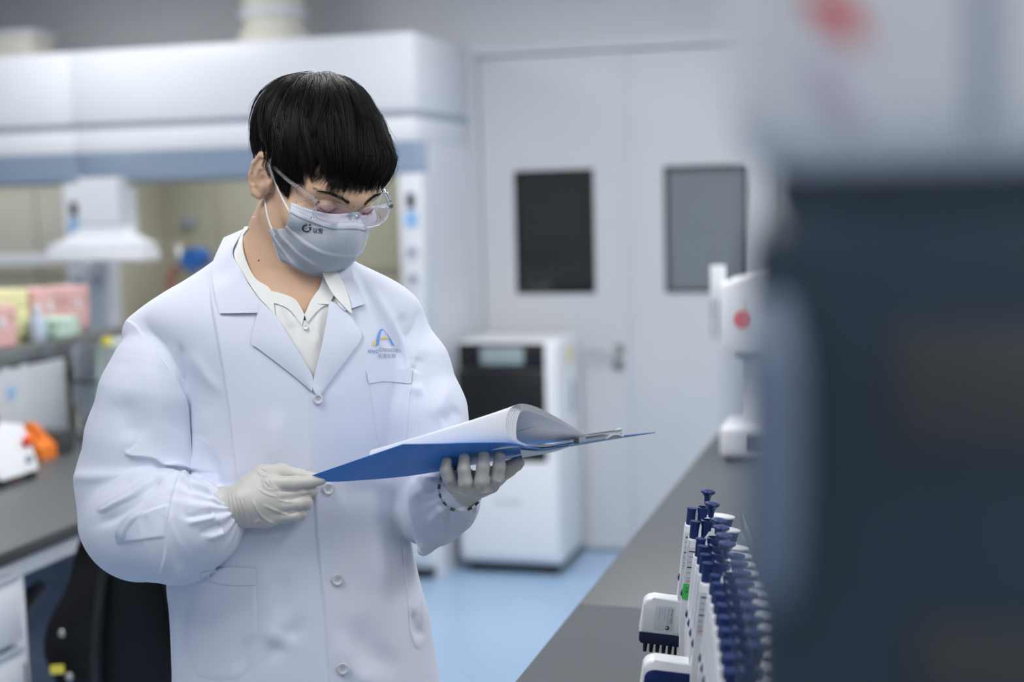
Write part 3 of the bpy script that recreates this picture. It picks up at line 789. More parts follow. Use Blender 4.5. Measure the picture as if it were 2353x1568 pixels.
def stroke_disp(q, strokes):
    """sum of fold profiles along photo-plane polylines, in q units"""
    out = np.zeros(len(q)); xy = q[:, :2]
    for st in strokes:
        kind, amp, wd, pts = st[:4]; ends = st[4] if len(st) > 4 else (.25, .25)
        pts = np.array(smooth_path(pts, 5) if len(pts) > 2 else pts, float)[:, :2]
        m = 3.2 * wd
        sel = np.where((xy[:, 0] > pts[:, 0].min() - m) & (xy[:, 0] < pts[:, 0].max() + m) & (xy[:, 1] > pts[:, 1].min() - m) & (xy[:, 1] < pts[:, 1].max() + m))[0]
        if not len(sel): continue
        p = xy[sel]; best = np.full(len(p), 1e9); sg = np.zeros(len(p)); tt = np.zeros(len(p))
        seg = np.linalg.norm(np.diff(pts, axis=0), axis=1); cum = np.concatenate([[0], np.cumsum(seg)]); tot = cum[-1]
        for i in range(len(pts) - 1):
            a, v = pts[i], pts[i + 1] - pts[i]; vv = max(v @ v, 1e-9)
            t = np.clip(((p - a) @ v) / vv, 0, 1); r = p - a - t[:, None] * v
            d = np.sqrt((r * r).sum(1)); up = d < best
            best[up] = d[up]; tt[up] = (cum[i] + t[up] * seg[i]) / tot
            cr = v[0] * (p[:, 1] - a[1]) - v[1] * (p[:, 0] - a[0])
            sg[up] = np.sign(cr[up])
        tap = np.ones(len(p))
        if ends[0] > 0: tap *= np.clip(tt / ends[0], 0, 1)
        if ends[1] > 0: tap *= np.clip((1 - tt) / ends[1], 0, 1)
        tap = tap * tap * (3 - 2 * tap)
        if kind == 'r': pr = np.exp(-(best / wd) ** 2)
        elif kind == 'v': pr = np.exp(-best / (wd * .55))              # sharper crease
        else:                                                         # 's': step, positive on the left-hand side of travel in the photo (sg<0)
            s_ = best * sg * (1 if kind == 's' else -1)
            e = 2.2
            pr = np.clip((s_ + e) / (2 * e), 0, 1) * np.exp(-np.maximum(s_, 0) / wd) * (best < 3.1 * wd)
        out[sel] += amp * pr * tap
    return out
def in_poly(xy, poly):
    poly = np.array(poly, float); x, y = xy[:, 0], xy[:, 1]; r = np.zeros(len(xy), bool)
    for i in range(len(poly)):
        (x0, y0), (x1, y1) = poly[i - 1], poly[i]
        c = ((y0 > y) != (y1 > y))
        with np.errstate(divide='ignore', invalid='ignore'):
            xi = (x1 - x0) * (y - y0) / (y1 - y0 + 1e-12) + x0
        r ^= c & (x < xi)
    return r
def drop(v, f, kill):
    keep = ~kill[f].any(1); f = f[keep]
    used = np.unique(f); mp = -np.ones(len(v), int); mp[used] = np.arange(len(used))
    return v[used], mp[f]
class Surf:
    """camera-facing ray casts on a q-space mesh"""
    def __init__(s, v, f): s.t = BVHTree.FromPolygons([tuple(p) for p in v], [tuple(int(i) for i in p) for p in f])
    def w(s, x, y, default=None):
        h = s.t.ray_cast(Vector((x, y, 900.0)), Vector((0, 0, -1)))
        return h[0].z if h[0] is not None else default

def sheet(name, G, thick, mt, parent, loc=None):
    """grid G (nv,nu,3) in q-space turned into a thin sheet with crisp edges; thick in q units"""
    nv, nu = G.shape[:2]
    du = np.gradient(G, axis=1); dv = np.gradient(G, axis=0)
    n = np.cross(du, dv); n /= np.maximum(np.linalg.norm(n, axis=2, keepdims=True), 1e-9)
    if n[..., 2].mean() < 0: n = -n
    A = G + n * thick / 2; B = G - n * thick / 2
    ix = lambda j, i: j * nu + i
    Fq = [(ix(j, i), ix(j, i + 1), ix(j + 1, i + 1), ix(j + 1, i)) for j in range(nv - 1) for i in range(nu - 1)]
    N = nv * nu
    Fb = [(a + N, d + N, c + N, b + N) for (a, b, c, d) in Fq]
    per = [(0, i) for i in range(nu)] + [(j, nu - 1) for j in range(1, nv)] + [(nv - 1, i) for i in range(nu - 2, -1, -1)] + [(j, 0) for j in range(nv - 2, 0, -1)]
    rimA = np.array([A[p] for p in per]); rimB = np.array([B[p] for p in per]); m = len(per)
    Fr = [(2 * N + k, 2 * N + (k + 1) % m, 2 * N + m + (k + 1) % m, 2 * N + m + k) for k in range(m)]
    V = np.concatenate([A.reshape(-1, 3), B.reshape(-1, 3), rimA, rimB])
    Fc = np.array(Fq + Fb + Fr)
    # orient the front towards the camera
    v = q2w(V); f0 = Fc[: len(Fq)]
    nn = np.cross(v[f0[:, 1]] - v[f0[:, 0]], v[f0[:, 3]] - v[f0[:, 0]]).mean(0)
    c = (v[f0].mean((0, 1)) - q2w(G.reshape(-1, 3) - n.reshape(-1, 3) * 5).mean(0))
    return qmesh(name, V, Fc, mt, parent, flip=bool(nn @ c < 0), loc=loc)

# ---------------------------------------------------------------- shared torso profile
TY = np.array([470, 540, 565, 600, 620, 640, 660, 680, 700, 735, 800, 900, 1000, 1100, 1240, 1350, 1400, 1480, 1568, 1800, 2060], float)
TL = np.array([605, 560, 530, 492, 462, 432, 398, 364, 334, 306, 352, 408, 428, 420, 396, 380, 388, 392, 395, 380, 362], float)
TR = np.array([735, 755, 772, 800, 862, 900, 934, 958, 970, 978, 972, 962, 950, 944, 944, 968, 984, 997, 1010, 1050, 1085], float)
TB = np.array([50, 75, 88, 100, 106, 116, 128, 140, 150, 164, 184, 196, 200, 198, 194, 194, 196, 198, 200, 212, 225], float)
_yd = np.arange(440, 2090, 1.0)
def _sm(a, k=17):
    d = np.interp(_yd, TY, a)
    for _ in range(3):
        d = np.convolve(np.pad(d, k, mode='edge'), np.ones(2 * k + 1) / (2 * k + 1), 'valid')
    return d
TLs, TRs, TBs = _sm(TL), _sm(TR), _sm(TB)
def twc(y): return -0.1 * (y - 700)
def torso_fn(shrink, n=2.3):
    def fn(X, Y, Z):
        y = np.asarray(Y, float).ravel(); sh = np.asarray(Y).shape
        L = np.interp(y, _yd, TLs) + shrink; R = np.interp(y, _yd, TRs) - shrink; B = np.interp(y, _yd, TBs) - shrink
        cx = ((L + R) / 2).reshape(sh); a = np.maximum((R - L) / 2, 4).reshape(sh); b = np.maximum(B, 4).reshape(sh); wc = twc(y).reshape(sh)
        u = np.abs(X - cx) / a; v = np.abs(Z - wc) / b
        g = (u ** n + v ** n) ** (1 / n)
        return (g - 1) * np.minimum(a, b) * .8
    return fn

# ---------------------------------------------------------------- head frame
HS = 1655.0                                    # head units per metre
HO = np.array([716.0, 418.0, 62.0])            # between the ears
psi, pit, rol = math.radians(36), math.radians(32), math.radians(2.5)
_L = np.array([math.cos(psi), 0, -math.sin(psi)]); _F = np.array([math.cos(pit) * math.sin(psi), -math.sin(pit), math.cos(pit) * math.cos(psi)])
_U = np.array([math.sin(pit) * math.sin(psi), math.cos(pit), math.sin(pit) * math.cos(psi)])
_Z = np.array([[math.cos(rol), math.sin(rol), 0], [-math.sin(rol), math.cos(rol), 0], [0, 0, 1]])   # clockwise in the picture
_L, _F, _U = _Z @ _L, _Z @ _F, _Z @ _U
HR = np.stack([_L, _F, _U], 1) * np.array([[1], [-1], [1]])      # local (left, forward, up) metres -> q, y down
def hq(p): return HO + (np.asarray(p, float) * HS) @ HR.T
def hl(q): return ((np.asarray(q, float) - HO) @ HR) / HS
# ---------------------------------------------------------------- body: one continuous skin surface
MS = dict(
    skin=mat('skin', (0.65, 0.43, 0.295), 0.48, var=0.05, scale=60, bump=0.05, bscale=900, sss=0.25, spec=0.35),
    hair=mat('black_hair', (0.0050, 0.0044, 0.0042), 0.42, var=0.2, scale=80, spec=0.40),
    brow=mat('eyebrow_hair', (0.035, 0.025, 0.020), 0.9, spec=0.1),
    lash=mat('lash_line', (0.010, 0.008, 0.016), 0.8, spec=0.1),
    coat=mat('white_coat_cotton', (0.70, 0.735, 0.85), 0.75, var=0.012, scale=12, bump=0.06, bscale=1400, sheen=0.15),
    shirt=mat('ivory_shirt_cotton', (0.80, 0.80, 0.78), 0.75, var=0.012, scale=12, bump=0.06, bscale=1200, sheen=0.1),
    glove=mat('latex_glove', (0.57, 0.55, 0.515), 0.42, var=0.05, scale=50, bump=0.12, bscale=260, sss=0.12),
    mask=mat('grey_mask_fabric', (0.47, 0.505, 0.555), 0.8, var=0.05, scale=300, bump=0.25, bscale=1600),
    maskedge=mat('white_mask_trim', (0.74, 0.775, 0.84), 0.8, var=0.02, scale=200, bump=0.15, bscale=1500),
    stitch=mat('mask_weld_dots', (0.42, 0.45, 0.52), 0.8),
    loop=mat('white_elastic', (0.80, 0.82, 0.86), 0.7),
    clear=mat('clear_goggle_plastic', (0.97, 0.98, 1.0), 0.04, trans=0.96, ior=1.25, var=0.002),
    lens=mat('clear_goggle_lens', (0.72, 0.42, 0.60), 0.03, alpha=0.13, spec=0.6, var=0.002),
    shield=mat('clear_goggle_shield', (0.97, 0.98, 1.0), 0.02, trans=1.0, ior=1.06, var=0.002),
    button=mat('clear_coat_button', (0.86, 0.88, 0.92), 0.12, trans=0.35, ior=1.4, var=0.01),
    trouser=mat('dark_trousers', (0.03, 0.035, 0.05), 0.8, bump=0.1),
    shoe=mat('white_shoe', (0.7, 0.7, 0.72), 0.5),
    logoblue=mat('logo_blue', (0.13, 0.33, 0.80), 0.6),
    logodark=mat('logo_dark_blue', (0.10, 0.20, 0.42), 0.6),
    logogold=mat('logo_gold', (0.82, 0.56, 0.20), 0.6),
    logogrey=mat('logo_grey', (0.28, 0.29, 0.38), 0.6),
    folder=mat('blue_polypropylene', (0.026, 0.215, 0.66), 0.36, var=0.03, scale=30, bump=0.05, bscale=700),
    paper=mat('white_paper', (0.84, 0.86, 0.90), 0.6, var=0.006),
    chrome=mat('chrome', (0.75, 0.76, 0.78), 0.16, 1.0, var=0.02),
)
def hell(F, c, rad, k, sub=False):
    F.ell(hq(c), np.array(rad) * HS, HR, k * HS, sub)
def hcap(F, a, ra, b, rb, k, sub=False):
    F.cap(hq(a), ra * HS, hq(b), rb * HS, k * HS, sub)
def build_body():
    fine = lambda a, b, c, d, e, f_: np.concatenate([np.arange(a, b, f_), np.arange(b, c, 2.6), np.arange(c, d, 1.5), np.arange(d, e, 2.6)])
    F = Field(np.concatenate([np.arange(150, 562, 11), np.arange(562, 632, 1.5), np.arange(632, 882, 2.6), np.arange(882, 1130, 11)]),
              np.concatenate([np.arange(225, 350, 2.6), np.arange(350, 466, 1.5), np.arange(466, 700, 2.6), np.arange(700, 1560, 11)]),
              np.concatenate([np.arange(-260, -75, 9), np.arange(-75, 90, 2.6), np.arange(90, 175, 1.6), np.arange(175, 290, 2.6), np.arange(290, 330, 9)]))
    # skull, face
    hell(F, (0, -.012, .040), (.075, .094, .088), 0)
    hell(F, (0, .030, -.005), (.064, .068, .092), .02)
    hell(F, (0, .040, -.052), (.052, .050, .046), .02)
    hell(F, (0, .078, -.080), (.022, .018, .018), .02)
    for s in (-1, 1):
        hell(F, (s * .046, .062, -.018), (.026, .026, .024), .015)         # cheekbone
        hcap(F, (s * .010, .091, .034), .011, (s * .046, .074, .036), .009, .026)   # brow ridge
        hcap(F, (s * .048, .006, -.050), .018, (s * .030, .07, -.080), .018, .02)     # jaw line
        hell(F, (s * .032, .095, .018), (.017, .010, .011), .012, True)     # socket
        hell(F, (s * .032, .083, .017), (.0145, .0130, .0120), .004)        # lid over the eyeball
    hcap(F, (0, .092, .022), .009, (0, .113, -.022), .012, .010)
    hell(F, (0, .108, -.026), (.015, .012, .010), .008)
    # ears
    for s in (-1, 1):
        rim = [(.073, .007, .012), (.0755, .004, .0265), (.080, -.009, .0325), (.085, -.022, .0265), (.0865, -.0265, .010), (.085, -.0255, -.008), (.082, -.020, -.019), (.078, -.012, -.028), (.075, -.005, -.029)]
        rr = [.0038, .0040, .0042, .0044, .0044, .0042, .0046, .0062, .0060]
        for a in smooth_path(rim, 4):                  # the flat of the ear
            hcap(F, (s * .070, -.004, a[2] * .45), .0078, (s * (a[0] - .0030), a[1] * .92, a[2] * .94), .0042, .004)
        for (a, b, ra, rb) in zip(rim[:-1], rim[1:], rr[:-1], rr[1:]):
            hcap(F, (s * a[0], a[1], a[2]), ra, (s * b[0], b[1], b[2]), rb, .003)
        ah = [(.080, -.006, .018), (.0835, -.015, .010), (.084, -.017, -.004), (.080, -.011, -.015)]
        for a, b in zip(ah[:-1], ah[1:]): hcap(F, (s * a[0], a[1], a[2]), .0032, (s * b[0], b[1], b[2]), .0032, .003)
        hell(F, (s * .0880, -.004, -.004), (.0105, .0072, .0100), .002, True)
        gr = [(s * (a[0] + .0035), a[1] * .78, a[2] * .80) for a in rim[1:7]]
        for a, b in zip(gr[:-1], gr[1:]): hcap(F, a, .0030, b, .0030, .0015, True)
        hell(F, (s * .0745, .006, -.004), (.0055, .005, .008), .004)
    # neck, shoulders, chest
    F.chain([(680, 455, 18, 74), (664, 540, 4, 84), (650, 630, -2, 96), (648, 720, 6, 120)], 40)
    F.cap((620, 560, 40), 16, (686, 700, 92), 12, 30)                      # neck tendon
    F.add(torso_fn(26), (330, 560, -250), (960, 1560, 220), 30)
    F.chain([(400, 760, 0, 62), (315, 960, 10, 62), (320, 1180, 40, 55), (430, 1190, 150, 45), (520, 1170, 195, 38)], 25)
    F.chain([(900, 740, 0, 62), (965, 930, 10, 62), (985, 1170, 30, 55), (1045, 1130, 215, 38)], 25)
    v, f = F.mesh()
    v = relax(v, f, 2)
    o = qmesh('body', v, f, MS['skin'], person)
    return Surf(v, f)
body_surf = build_body()
# mole on the neck
_mw = body_surf.w(595, 599, 80)
qmesh('mole', np.array([(595 + 2.6 * math.cos(a) * c, 599 + 2.4 * math.sin(a) * c, _mw + 1.2 * (1 - c) + .2) for c in (1, .6, .05) for a in np.linspace(0, 2 * PI, 12, endpoint=False)]),
      np.array([(j * 12 + k, j * 12 + (k + 1) % 12, (j + 1) * 12 + (k + 1) % 12, (j + 1) * 12 + k) for j in range(2) for k in range(12)]), mat('mole_brown', (.16, .08, .05), .6), person)
# ---------------------------------------------------------------- lab coat
FOLDS = [
    # sleeve on the left of the picture
    ('s', 9, 46, [(331, 778), (373, 834), (413, 892), (428, 935), (431, 990), (433, 1056)], (.25, .0)),
    ('r', -5, 10, [(409, 782), (420, 847), (438, 915)], (.25, .4)),
    ('s', 4, 22, [(405, 782), (416, 840), (432, 900)], (.3, .4)),
    ('r', 4, 14, [(436, 800), (470, 860), (520, 915)], (.3, .4)),
    ('r', 4, 22, [(336, 800), (346, 880), (364, 990), (376, 1040)], (.3, .3)),
    ('r', -6, 30, [(282, 900), (296, 970), (306, 1020)], (.4, .3)),
    ('S', 10, 26, [(286, 1030), (292, 1046), (320, 1050), (351, 1054), (380, 1074), (432, 1080)], (.15, .0)),
    ('r', -9, 9, [(345, 1064), (378, 1082), (420, 1088)], (.3, .0)),
    ('r', 6, 15, [(160, 1097), (262, 1095), (340, 1084), (420, 1070)], (.0, .1)),
    ('s', 7, 15, [(214, 1170), (253, 1150), (300, 1124), (352, 1100), (425, 1082)], (.2, .05)),
    ('S', 8, 13, [(218, 1176), (240, 1176), (266, 1164), (310, 1142), (356, 1112), (428, 1086)], (.1, .05)),
    ('r', -8, 13, [(205, 1214), (262, 1190), (320, 1152), (376, 1104)], (.3, .1)),
    ('s', 12, 26, [(262, 1246), (280, 1208), (320, 1162), (362, 1122), (402, 1096), (430, 1088)], (.15, .02)),
    ('S', 5, 16, [(284, 1250), (304, 1208), (338, 1176)], (.2, .4)),
    ('s', 5, 18, [(322, 1190), (352, 1174), (396, 1160)], (.3, .2)),
    ('S', 3.5, 20, [(262, 1249), (325, 1241), (384, 1233)], (.1, .1)),
    ('S', 11, 30, [(433, 1076), (417, 1102), (400, 1146), (387, 1204), (378, 1280), (362, 1330)], (.06, .2)),
    ('r', 5, 9, [(415, 1290), (395, 1330), (360, 1345)], (.3, .3)),
    ('s', 3, 12, [(286, 734), (312, 748), (334, 782)], (.1, .3)),
    # puffed cuff on the left
    ('r', 5, 10, [(410, 1110), (450, 1115), (485, 1130)], (.3, .2)),
    ('r', -5, 8, [(420, 1130), (455, 1128), (490, 1140)], (.3, .1)),
    ('r', 6, 8, [(425, 1205), (460, 1195), (495, 1188)], (.4, .1)),
    ('r', -7, 7, [(415, 1188), (450, 1188), (492, 1176)], (.4, .1)),
    ('r', 7, 8, [(470, 1240), (490, 1232), (515, 1222)], (.4, .1)),
    ('r', -6, 7, [(455, 1228), (480, 1218), (508, 1206)], (.4, .1)),
    # front panels
    ('S', 6, 30, [(484, 640), (487, 700), (507, 812), (525, 923), (538, 1030), (546, 1110), (552, 1210)], (.1, .25)),
    ('S', 5.5, 26, [(717, 880), (714, 960), (716, 1050), (722, 1125), (728, 1230), (738, 1330), (748, 1430), (757, 1568), (775, 1750), (790, 2050)], (.02, .0)),
    ('r', -6, 16, [(812, 638), (861, 702), (895, 770), (925, 819), (946, 848)], (.3, .1)),
    ('r', 6, 12, [(838, 640), (882, 712), (913, 764), (934, 813), (948, 852)], (.3, .05)),
    ('r', 5, 12, [(795, 610), (826, 672), (862, 740)], (.3, .5)),
    ('v', -5, 8, [(963, 712), (950, 751), (934, 782), (941, 820), (947, 852)], (.15, .05)),
    ('r', -5, 13, [(931, 716), (925, 745), (936, 790)], (.3, .3)),
    ('r', -5, 12, [(968, 818), (958, 838), (950, 852)], (.4, .1)),
    ('r', 3, 12, [(955, 800), (975, 805), (990, 800)], (.4, .4)),
    ('r', 5, 18, [(986, 968), (1012, 925), (1035, 860)], (.3, .5)),
    ('r', -5, 15, [(1058, 938), (1036, 956), (1010, 972)], (.3, .3)),
    ('r', 6, 14, [(945, 880), (955, 895), (975, 890)], (.4, .4)),
    ('r', 5, 26, [(640, 930), (632, 1010), (640, 1090)], (.4, .4)),
    ('r', 7, 22, [(846, 1110), (866, 1200), (876, 1280), (890, 1385)], (.3, .3)),
    ('r', -7, 26, [(900, 1110), (908, 1200), (915, 1290)], (.3, .4)),
    ('r', -6, 26, [(651, 1300), (650, 1380), (640, 1440)], (.4, .4)),
    ('r', -6, 22, [(700, 1400), (668, 1460), (590, 1540)], (.4, .4)),
    ('r', 6, 20, [(600, 1430), (640, 1470), (700, 1480)], (.4, .4)),
    ('r', -6, 30, [(815, 1400), (850, 1490), (930, 1560)], (.4, .4)),
    ('r', 6, 24, [(780, 1440), (800, 1520), (860, 1600)], (.4, .3)),
    ('r', -7, 16, [(430, 1340), (415, 1420), (410, 1560)], (.3, .3)),
    ('r', 6, 16, [(400, 1350), (396, 1440), (398, 1560)], (.3, .3)),
    ('r', -5, 16, [(585, 1450), (560, 1500), (548, 1560)], (.4, .4)),
    ('r', 5, 10, [(960, 1310), (964, 1380), (968, 1460)], (.3, .3)),
    ('r', -5, 10, [(950, 1400), (955, 1440), (972, 1470)], (.3, .3)),
    ('r', -6, 14, [(480, 1020), (500, 1100), (520, 1200)], (.4, .3)),
    ('r', 4, 30, [(470, 930), (480, 1000), (500, 1060)], (.4, .4)),
    # sleeve on the right of the picture
    ('r', 5, 9, [(1000, 1105), (975, 1100), (950, 1105)], (.1, .4)),
    ('r', -5, 8, [(1000, 1122), (975, 1120), (952, 1125)], (.1, .4)),
    ('r', -6, 7, [(1030, 1172), (1028, 1195), (1030, 1225)], (.1, .4)),
    ('r', 6, 8, [(1012, 1165), (1000, 1185), (985, 1205)], (.1, .4)),
    ('r', 6, 9, [(1060, 1165), (1068, 1190), (1072, 1205)], (.1, .4)),
    ('S', 9, 24, [(948, 1100), (944, 1140), (950, 1200), (972, 1272)], (.1, .1)),
    ('S', 7, 18, [(1098, 1160), (1055, 1225), (1035, 1242), (975, 1272)], (.1, .1)),
]
def build_coat():
    F = Field(axis(140, 1130, 3.2), axis(530, 2070, 3.2, 530, 1600, 14), axis(-270, 330, 3.4, -90, 330, 9))
    F.add(torso_fn(0), (300, 530, -380), (1090, 2060, 260), 0)
    # arm on the left of the picture
    F.cap((420, 722, 0), 52, (322, 766, 10), 42, 22)
    F.chain([(352, 790, 22, 66), (340, 850, 40, 86), (329, 905, 44, 103), (313, 1010, 22, 119), (306, 1110, -2, 134), (322, 1190, -4, 146)], 12, sw=1.4)
    F.chain([(326, 1198, 14, 140), (405, 1216, 120, 128), (455, 1204, 160, 106)], 10)
    F.chain([(450, 1204, 158, 106), (478, 1188, 176, 80), (494, 1175, 186, 52)], 10)
    # arm on the right of the picture
    F.chain([(896, 768, -6, 84), (938, 850, 12, 96), (966, 950, 22, 106), (985, 1060, 26, 104), (992, 1160, 36, 92)], 14)
    F.chain([(992, 1166, 34, 90), (1020, 1150, 120, 82), (1038, 1138, 180, 66), (1050, 1128, 214, 48)], 14)
    F.chain([(1010, 1180, 80, 74), (973, 1264, 78, 15)], 16)
    v, f = F.mesh()
    v = relax(v, f, 3)
    n = vnormals(v, f)
    front = np.clip((n[:, 2] - .02) / .45, 0, 1)
    # gathers around the elastic cuffs
    disp = 1.3 * stroke_disp(v, FOLDS)
    for (c, ax_, rad, cnt, amp, ln) in (((494, 1174, 186), (-.86, .10, -.45), 50, 15, 2.6, 36), ((1050, 1128, 214), (-.15, .20, -.95), 48, 13, 2.6, 40)):
        ax_ = np.array(ax_) / np.linalg.norm(ax_); r = v - np.array(c); h = r @ ax_; p = r - h[:, None] * ax_
        e1 = np.cross(ax_, [0, 0, 1.]); e1 /= np.linalg.norm(e1); e2 = np.cross(ax_, e1)
        ang = np.arctan2(p @ e2, p @ e1); far = np.linalg.norm(r, axis=1)
        wgt = np.exp(-((far - rad * 1.25) / ln) ** 2) * np.clip((far - rad * 1.0) / 12, 0, 1)
        disp += amp * wgt * np.cos(cnt * ang + 1.4 * np.sin(3 * ang) + h * .03)
    disp = disp * np.where(np.abs(disp) > 0, front, 1)
    v = v + n * disp[:, None]
    v = relax(v, f, 1, .4)
    S_full = Surf(v, f)
    # neck opening
    V = [(490, 440), (512, 560), (526, 612), (560, 676), (600, 722), (662, 812), (719, 876), (748, 806), (768, 715), (790, 650), (812, 596), (820, 440)]
    wc = twc(v[:, 1])
    kill = (in_poly(v[:, :2], V) & (v[:, 2] > wc - 20)) | (v[:, 1] < 556)
    v2, f2 = drop(v, f, kill)
    coat = qmesh('lab_coat', v2, f2, MS['coat'], person, flip=None)
    md = coat.modifiers.new('cloth', 'SOLIDIFY'); md.thickness = .0012; md.offset = -1
    return coat, S_full
coat, CS = build_coat()
# ---------------------------------------------------------------- shirt
def build_shirt():
    F = Field(axis(480, 880, 3.2), axis(540, 1000, 3.2), axis(-120, 230, 4))
    F.add(torso_fn(11), (480, 540, -120), (880, 1000, 230), 0)
    v, f = F.mesh(); v = relax(v, f, 2)
    n = vnormals(v, f)
    d = stroke_disp(v, [('S', 4, 20, [(703, 700), (697, 742), (689, 785), (687, 830), (690, 900)], (.05, .1)), ('s', 3, 14, [(716, 715), (722, 745), (738, 775), (744, 800)], (.2, .2)),
                        ('r', 5, 10, [(640, 690), (662, 720), (672, 760)], (.3, .3)), ('r', -5, 8, [(655, 690), (676, 715), (688, 740)], (.2, .3)), ('r', 4, 10, [(735, 700), (728, 760), (720, 820)], (.3, .3))])
    v = v + n * d[:, None]
    SK = [(480, 400), (500, 500), (535, 545), (544, 602), (572, 652), (612, 684), (655, 692), (676, 702), (699, 736), (714, 712), (744, 672), (764, 620), (800, 540), (810, 400)]
    kill = (in_poly(v[:, :2], SK) & (v[:, 2] > -40)) | (v[:, 1] < 560) | (v[:, 2] < -60) | (v[:, 0] < 500) | (v[:, 0] > 850)
    full = Surf(v, f)
    v2, f2 = drop(v, f, kill)
    o = qmesh('shirt', v2, f2, MS['shirt'], person, flip=None)
    return o, full
shirt, SS = build_shirt()

def patch(name, A, B, mt, parent, nu=18, nv=7, surf=None, lift=6.0, bulge=0.0, thick=.0016, curl=0.0, over=(), force=2):
    """cloth leaf between polylines A and B [(x,y,dw or None)]; dw: offset over the surface, a 4th entry makes it absolute"""
    def res(L, n):
        L = [(p[0], p[1], p[2] if len(p) > 2 else 0, 1 if len(p) > 3 else 0) for p in L]
        pts = np.array(smooth_path(L, 8) if len(L) > 2 else [np.array(L[0], float) * (1 - t) + np.array(L[1], float) * t for t in np.linspace(0, 1, 12)])
        s = np.concatenate([[0], np.cumsum(np.linalg.norm(np.diff(pts[:, :2], axis=0), axis=1))]); s /= s[-1]
        return np.stack([np.interp(np.linspace(0, 1, n), s, pts[:, k]) for k in range(4)], 1)
    a, b = res(A, nu), res(B, nu)
    G = np.zeros((nv, nu, 3))
    for j in range(nv):
        t = j / (nv - 1)
        for i in range(nu):
            p = a[i] * (1 - t) + b[i] * t
            if surf is not None and p[3] < .999:
                s = surf.w(p[0], p[1], None)
                z = ((s if s is not None else p[2]) + lift) * (1 - p[3]) + p[2]
            else: z = p[2]
            z += bulge * 4 * t * (1 - t)
            for sf, gap in over:
                s = sf.w(p[0], p[1], None)
                if s is not None and s < z + 60: z = max(z, s + gap)
            G[j, i] = (p[0], p[1], z)
    if over and force:
        for _ in range(force):
            H = G[..., 2].copy(); H[1:-1, 1:-1] = (G[:-2, 1:-1, 2] + G[2:, 1:-1, 2] + G[1:-1, :-2, 2] + G[1:-1, 2:, 2]) / 4; G[..., 2] = np.maximum(H, G[..., 2] - 2)
    return sheet(name, G, thick * PXM, mt, parent)
# shirt collar: a stand around the neck and two turned-down leaves
def neck_ring(y0, rx, rw, cx, cw, a0, a1, tilt, n=30):
    out = []
    for a in np.linspace(math.radians(a0), math.radians(a1), n):
        x = cx + rx * math.cos(a); wv = cw + rw * math.sin(a)
        out.append((x, y0 - tilt * math.sin(a) * -1, wv, 1))
    return out
# angles: 180 = picture left, 270 = behind the neck, 360 = picture right, <180 = in front
ringA = neck_ring(552, 96, 92, 655, -6, 128, 412, 62)
ringB = neck_ring(596, 108, 102, 652, -4, 128, 412, 62)
patch('collar_stand', ringA, ringB, MS['shirt'], shirt, nu=60, nv=6, bulge=0)
patch('collar_leaf', [(576, 520, -40, 1), (557, 550, 22, 1), (564, 594, 66, 1), (587, 640, 102, 1), (622, 667, 124, 1), (632, 722, 142, 1)],
      [(562, 522, -52, 1), (538, 580, 18, 1), (557, 628, 80, 1), (592, 680, 126, 1), (614, 704, 140, 1), (631, 724, 148, 1)], MS['shirt'], shirt, nu=34, nv=9, bulge=3, over=((body_surf, 5), (SS, 4)))
patch('collar_band', [(741, 632, 96, 1), (735, 660, 110, 1), (712, 698, 134, 1)], [(762, 628, 98, 1), (770, 668, 122, 1), (756, 700, 140, 1)], MS['shirt'], shirt, nu=22, nv=8, bulge=3, over=((body_surf, 4), (SS, 3)))
patch('collar_leaf', [(741, 628, 96, 1), (753, 656, 122, 1), (768, 680, 138, 1), (804, 719, 156, 1)], [(764, 608, 80, 1), (787, 648, 108, 1), (801, 684, 132, 1), (809, 720, 148, 1)], MS['shirt'], shirt, nu=22, nv=7, bulge=4, over=((body_surf, 4), (SS, 10), (CS, 17)))
patch('collar_band', [(618, 668), (650, 676), (680, 690), (700, 724)], [(606, 692), (640, 700), (666, 714), (694, 748)], MS['shirt'], shirt, nu=20, nv=5, surf=SS, lift=3, bulge=1, over=((body_surf, 4),))
patch('collar_band', [(730, 668), (714, 692), (700, 724)], [(756, 700), (735, 710), (706, 742)], MS['shirt'], shirt, nu=20, nv=5, surf=SS, lift=3, bulge=1, over=((body_surf, 4),))
def disc(name, x, y, r, surf, mt, parent, lift=5, h=3.5, holes=True):
    w0 = surf.w(x, y, 150) + lift
    e = 3; wx = (surf.w(x + e, y, w0 - lift) - surf.w(x - e, y, w0 - lift)) / (2 * e); wy = (surf.w(x, y + e, w0 - lift) - surf.w(x, y - e, w0 - lift)) / (2 * e)
    prof = [(0, h * .35), (r * .55, h * .35), (r * .66, h * .8), (r * .86, h), (r, h * .6), (r * .98, 0), (0, 0)]
    n = 28; V = []; Fq = []
    for i, (rr, hh) in enumerate(prof):
        for k in range(n):
            a = 2 * PI * k / n; dx, dy = rr * math.cos(a), rr * math.sin(a)
            V.append((x + dx, y + dy, w0 + hh + wx * dx + wy * dy))
    for i in range(len(prof) - 1):
        for k in range(n): Fq.append((i * n + k, i * n + (k + 1) % n, (i + 1) * n + (k + 1) % n, (i + 1) * n + k))
    o = qmesh(name, np.array(V), np.array(Fq), mt, parent)
    if holes:
        for sx, sy in ((-.16, -.16), (.16, -.16), (-.16, .16), (.16, .16)):
            V = []
            for k in range(8):
                a = 2 * PI * k / 8; V.append((x + sx * r + .09 * r * math.cos(a), y + sy * r + .09 * r * math.sin(a), w0 + h * .35 + .3 + wx * sx * r + wy * sy * r))
            qmesh('thread_hole', np.array(V), [tuple(range(8))], MS['logogrey'], o, smooth=False)
    return o
disc('button', 702, 752, 6, SS, MS['shirt'], shirt, 4, 2, False)

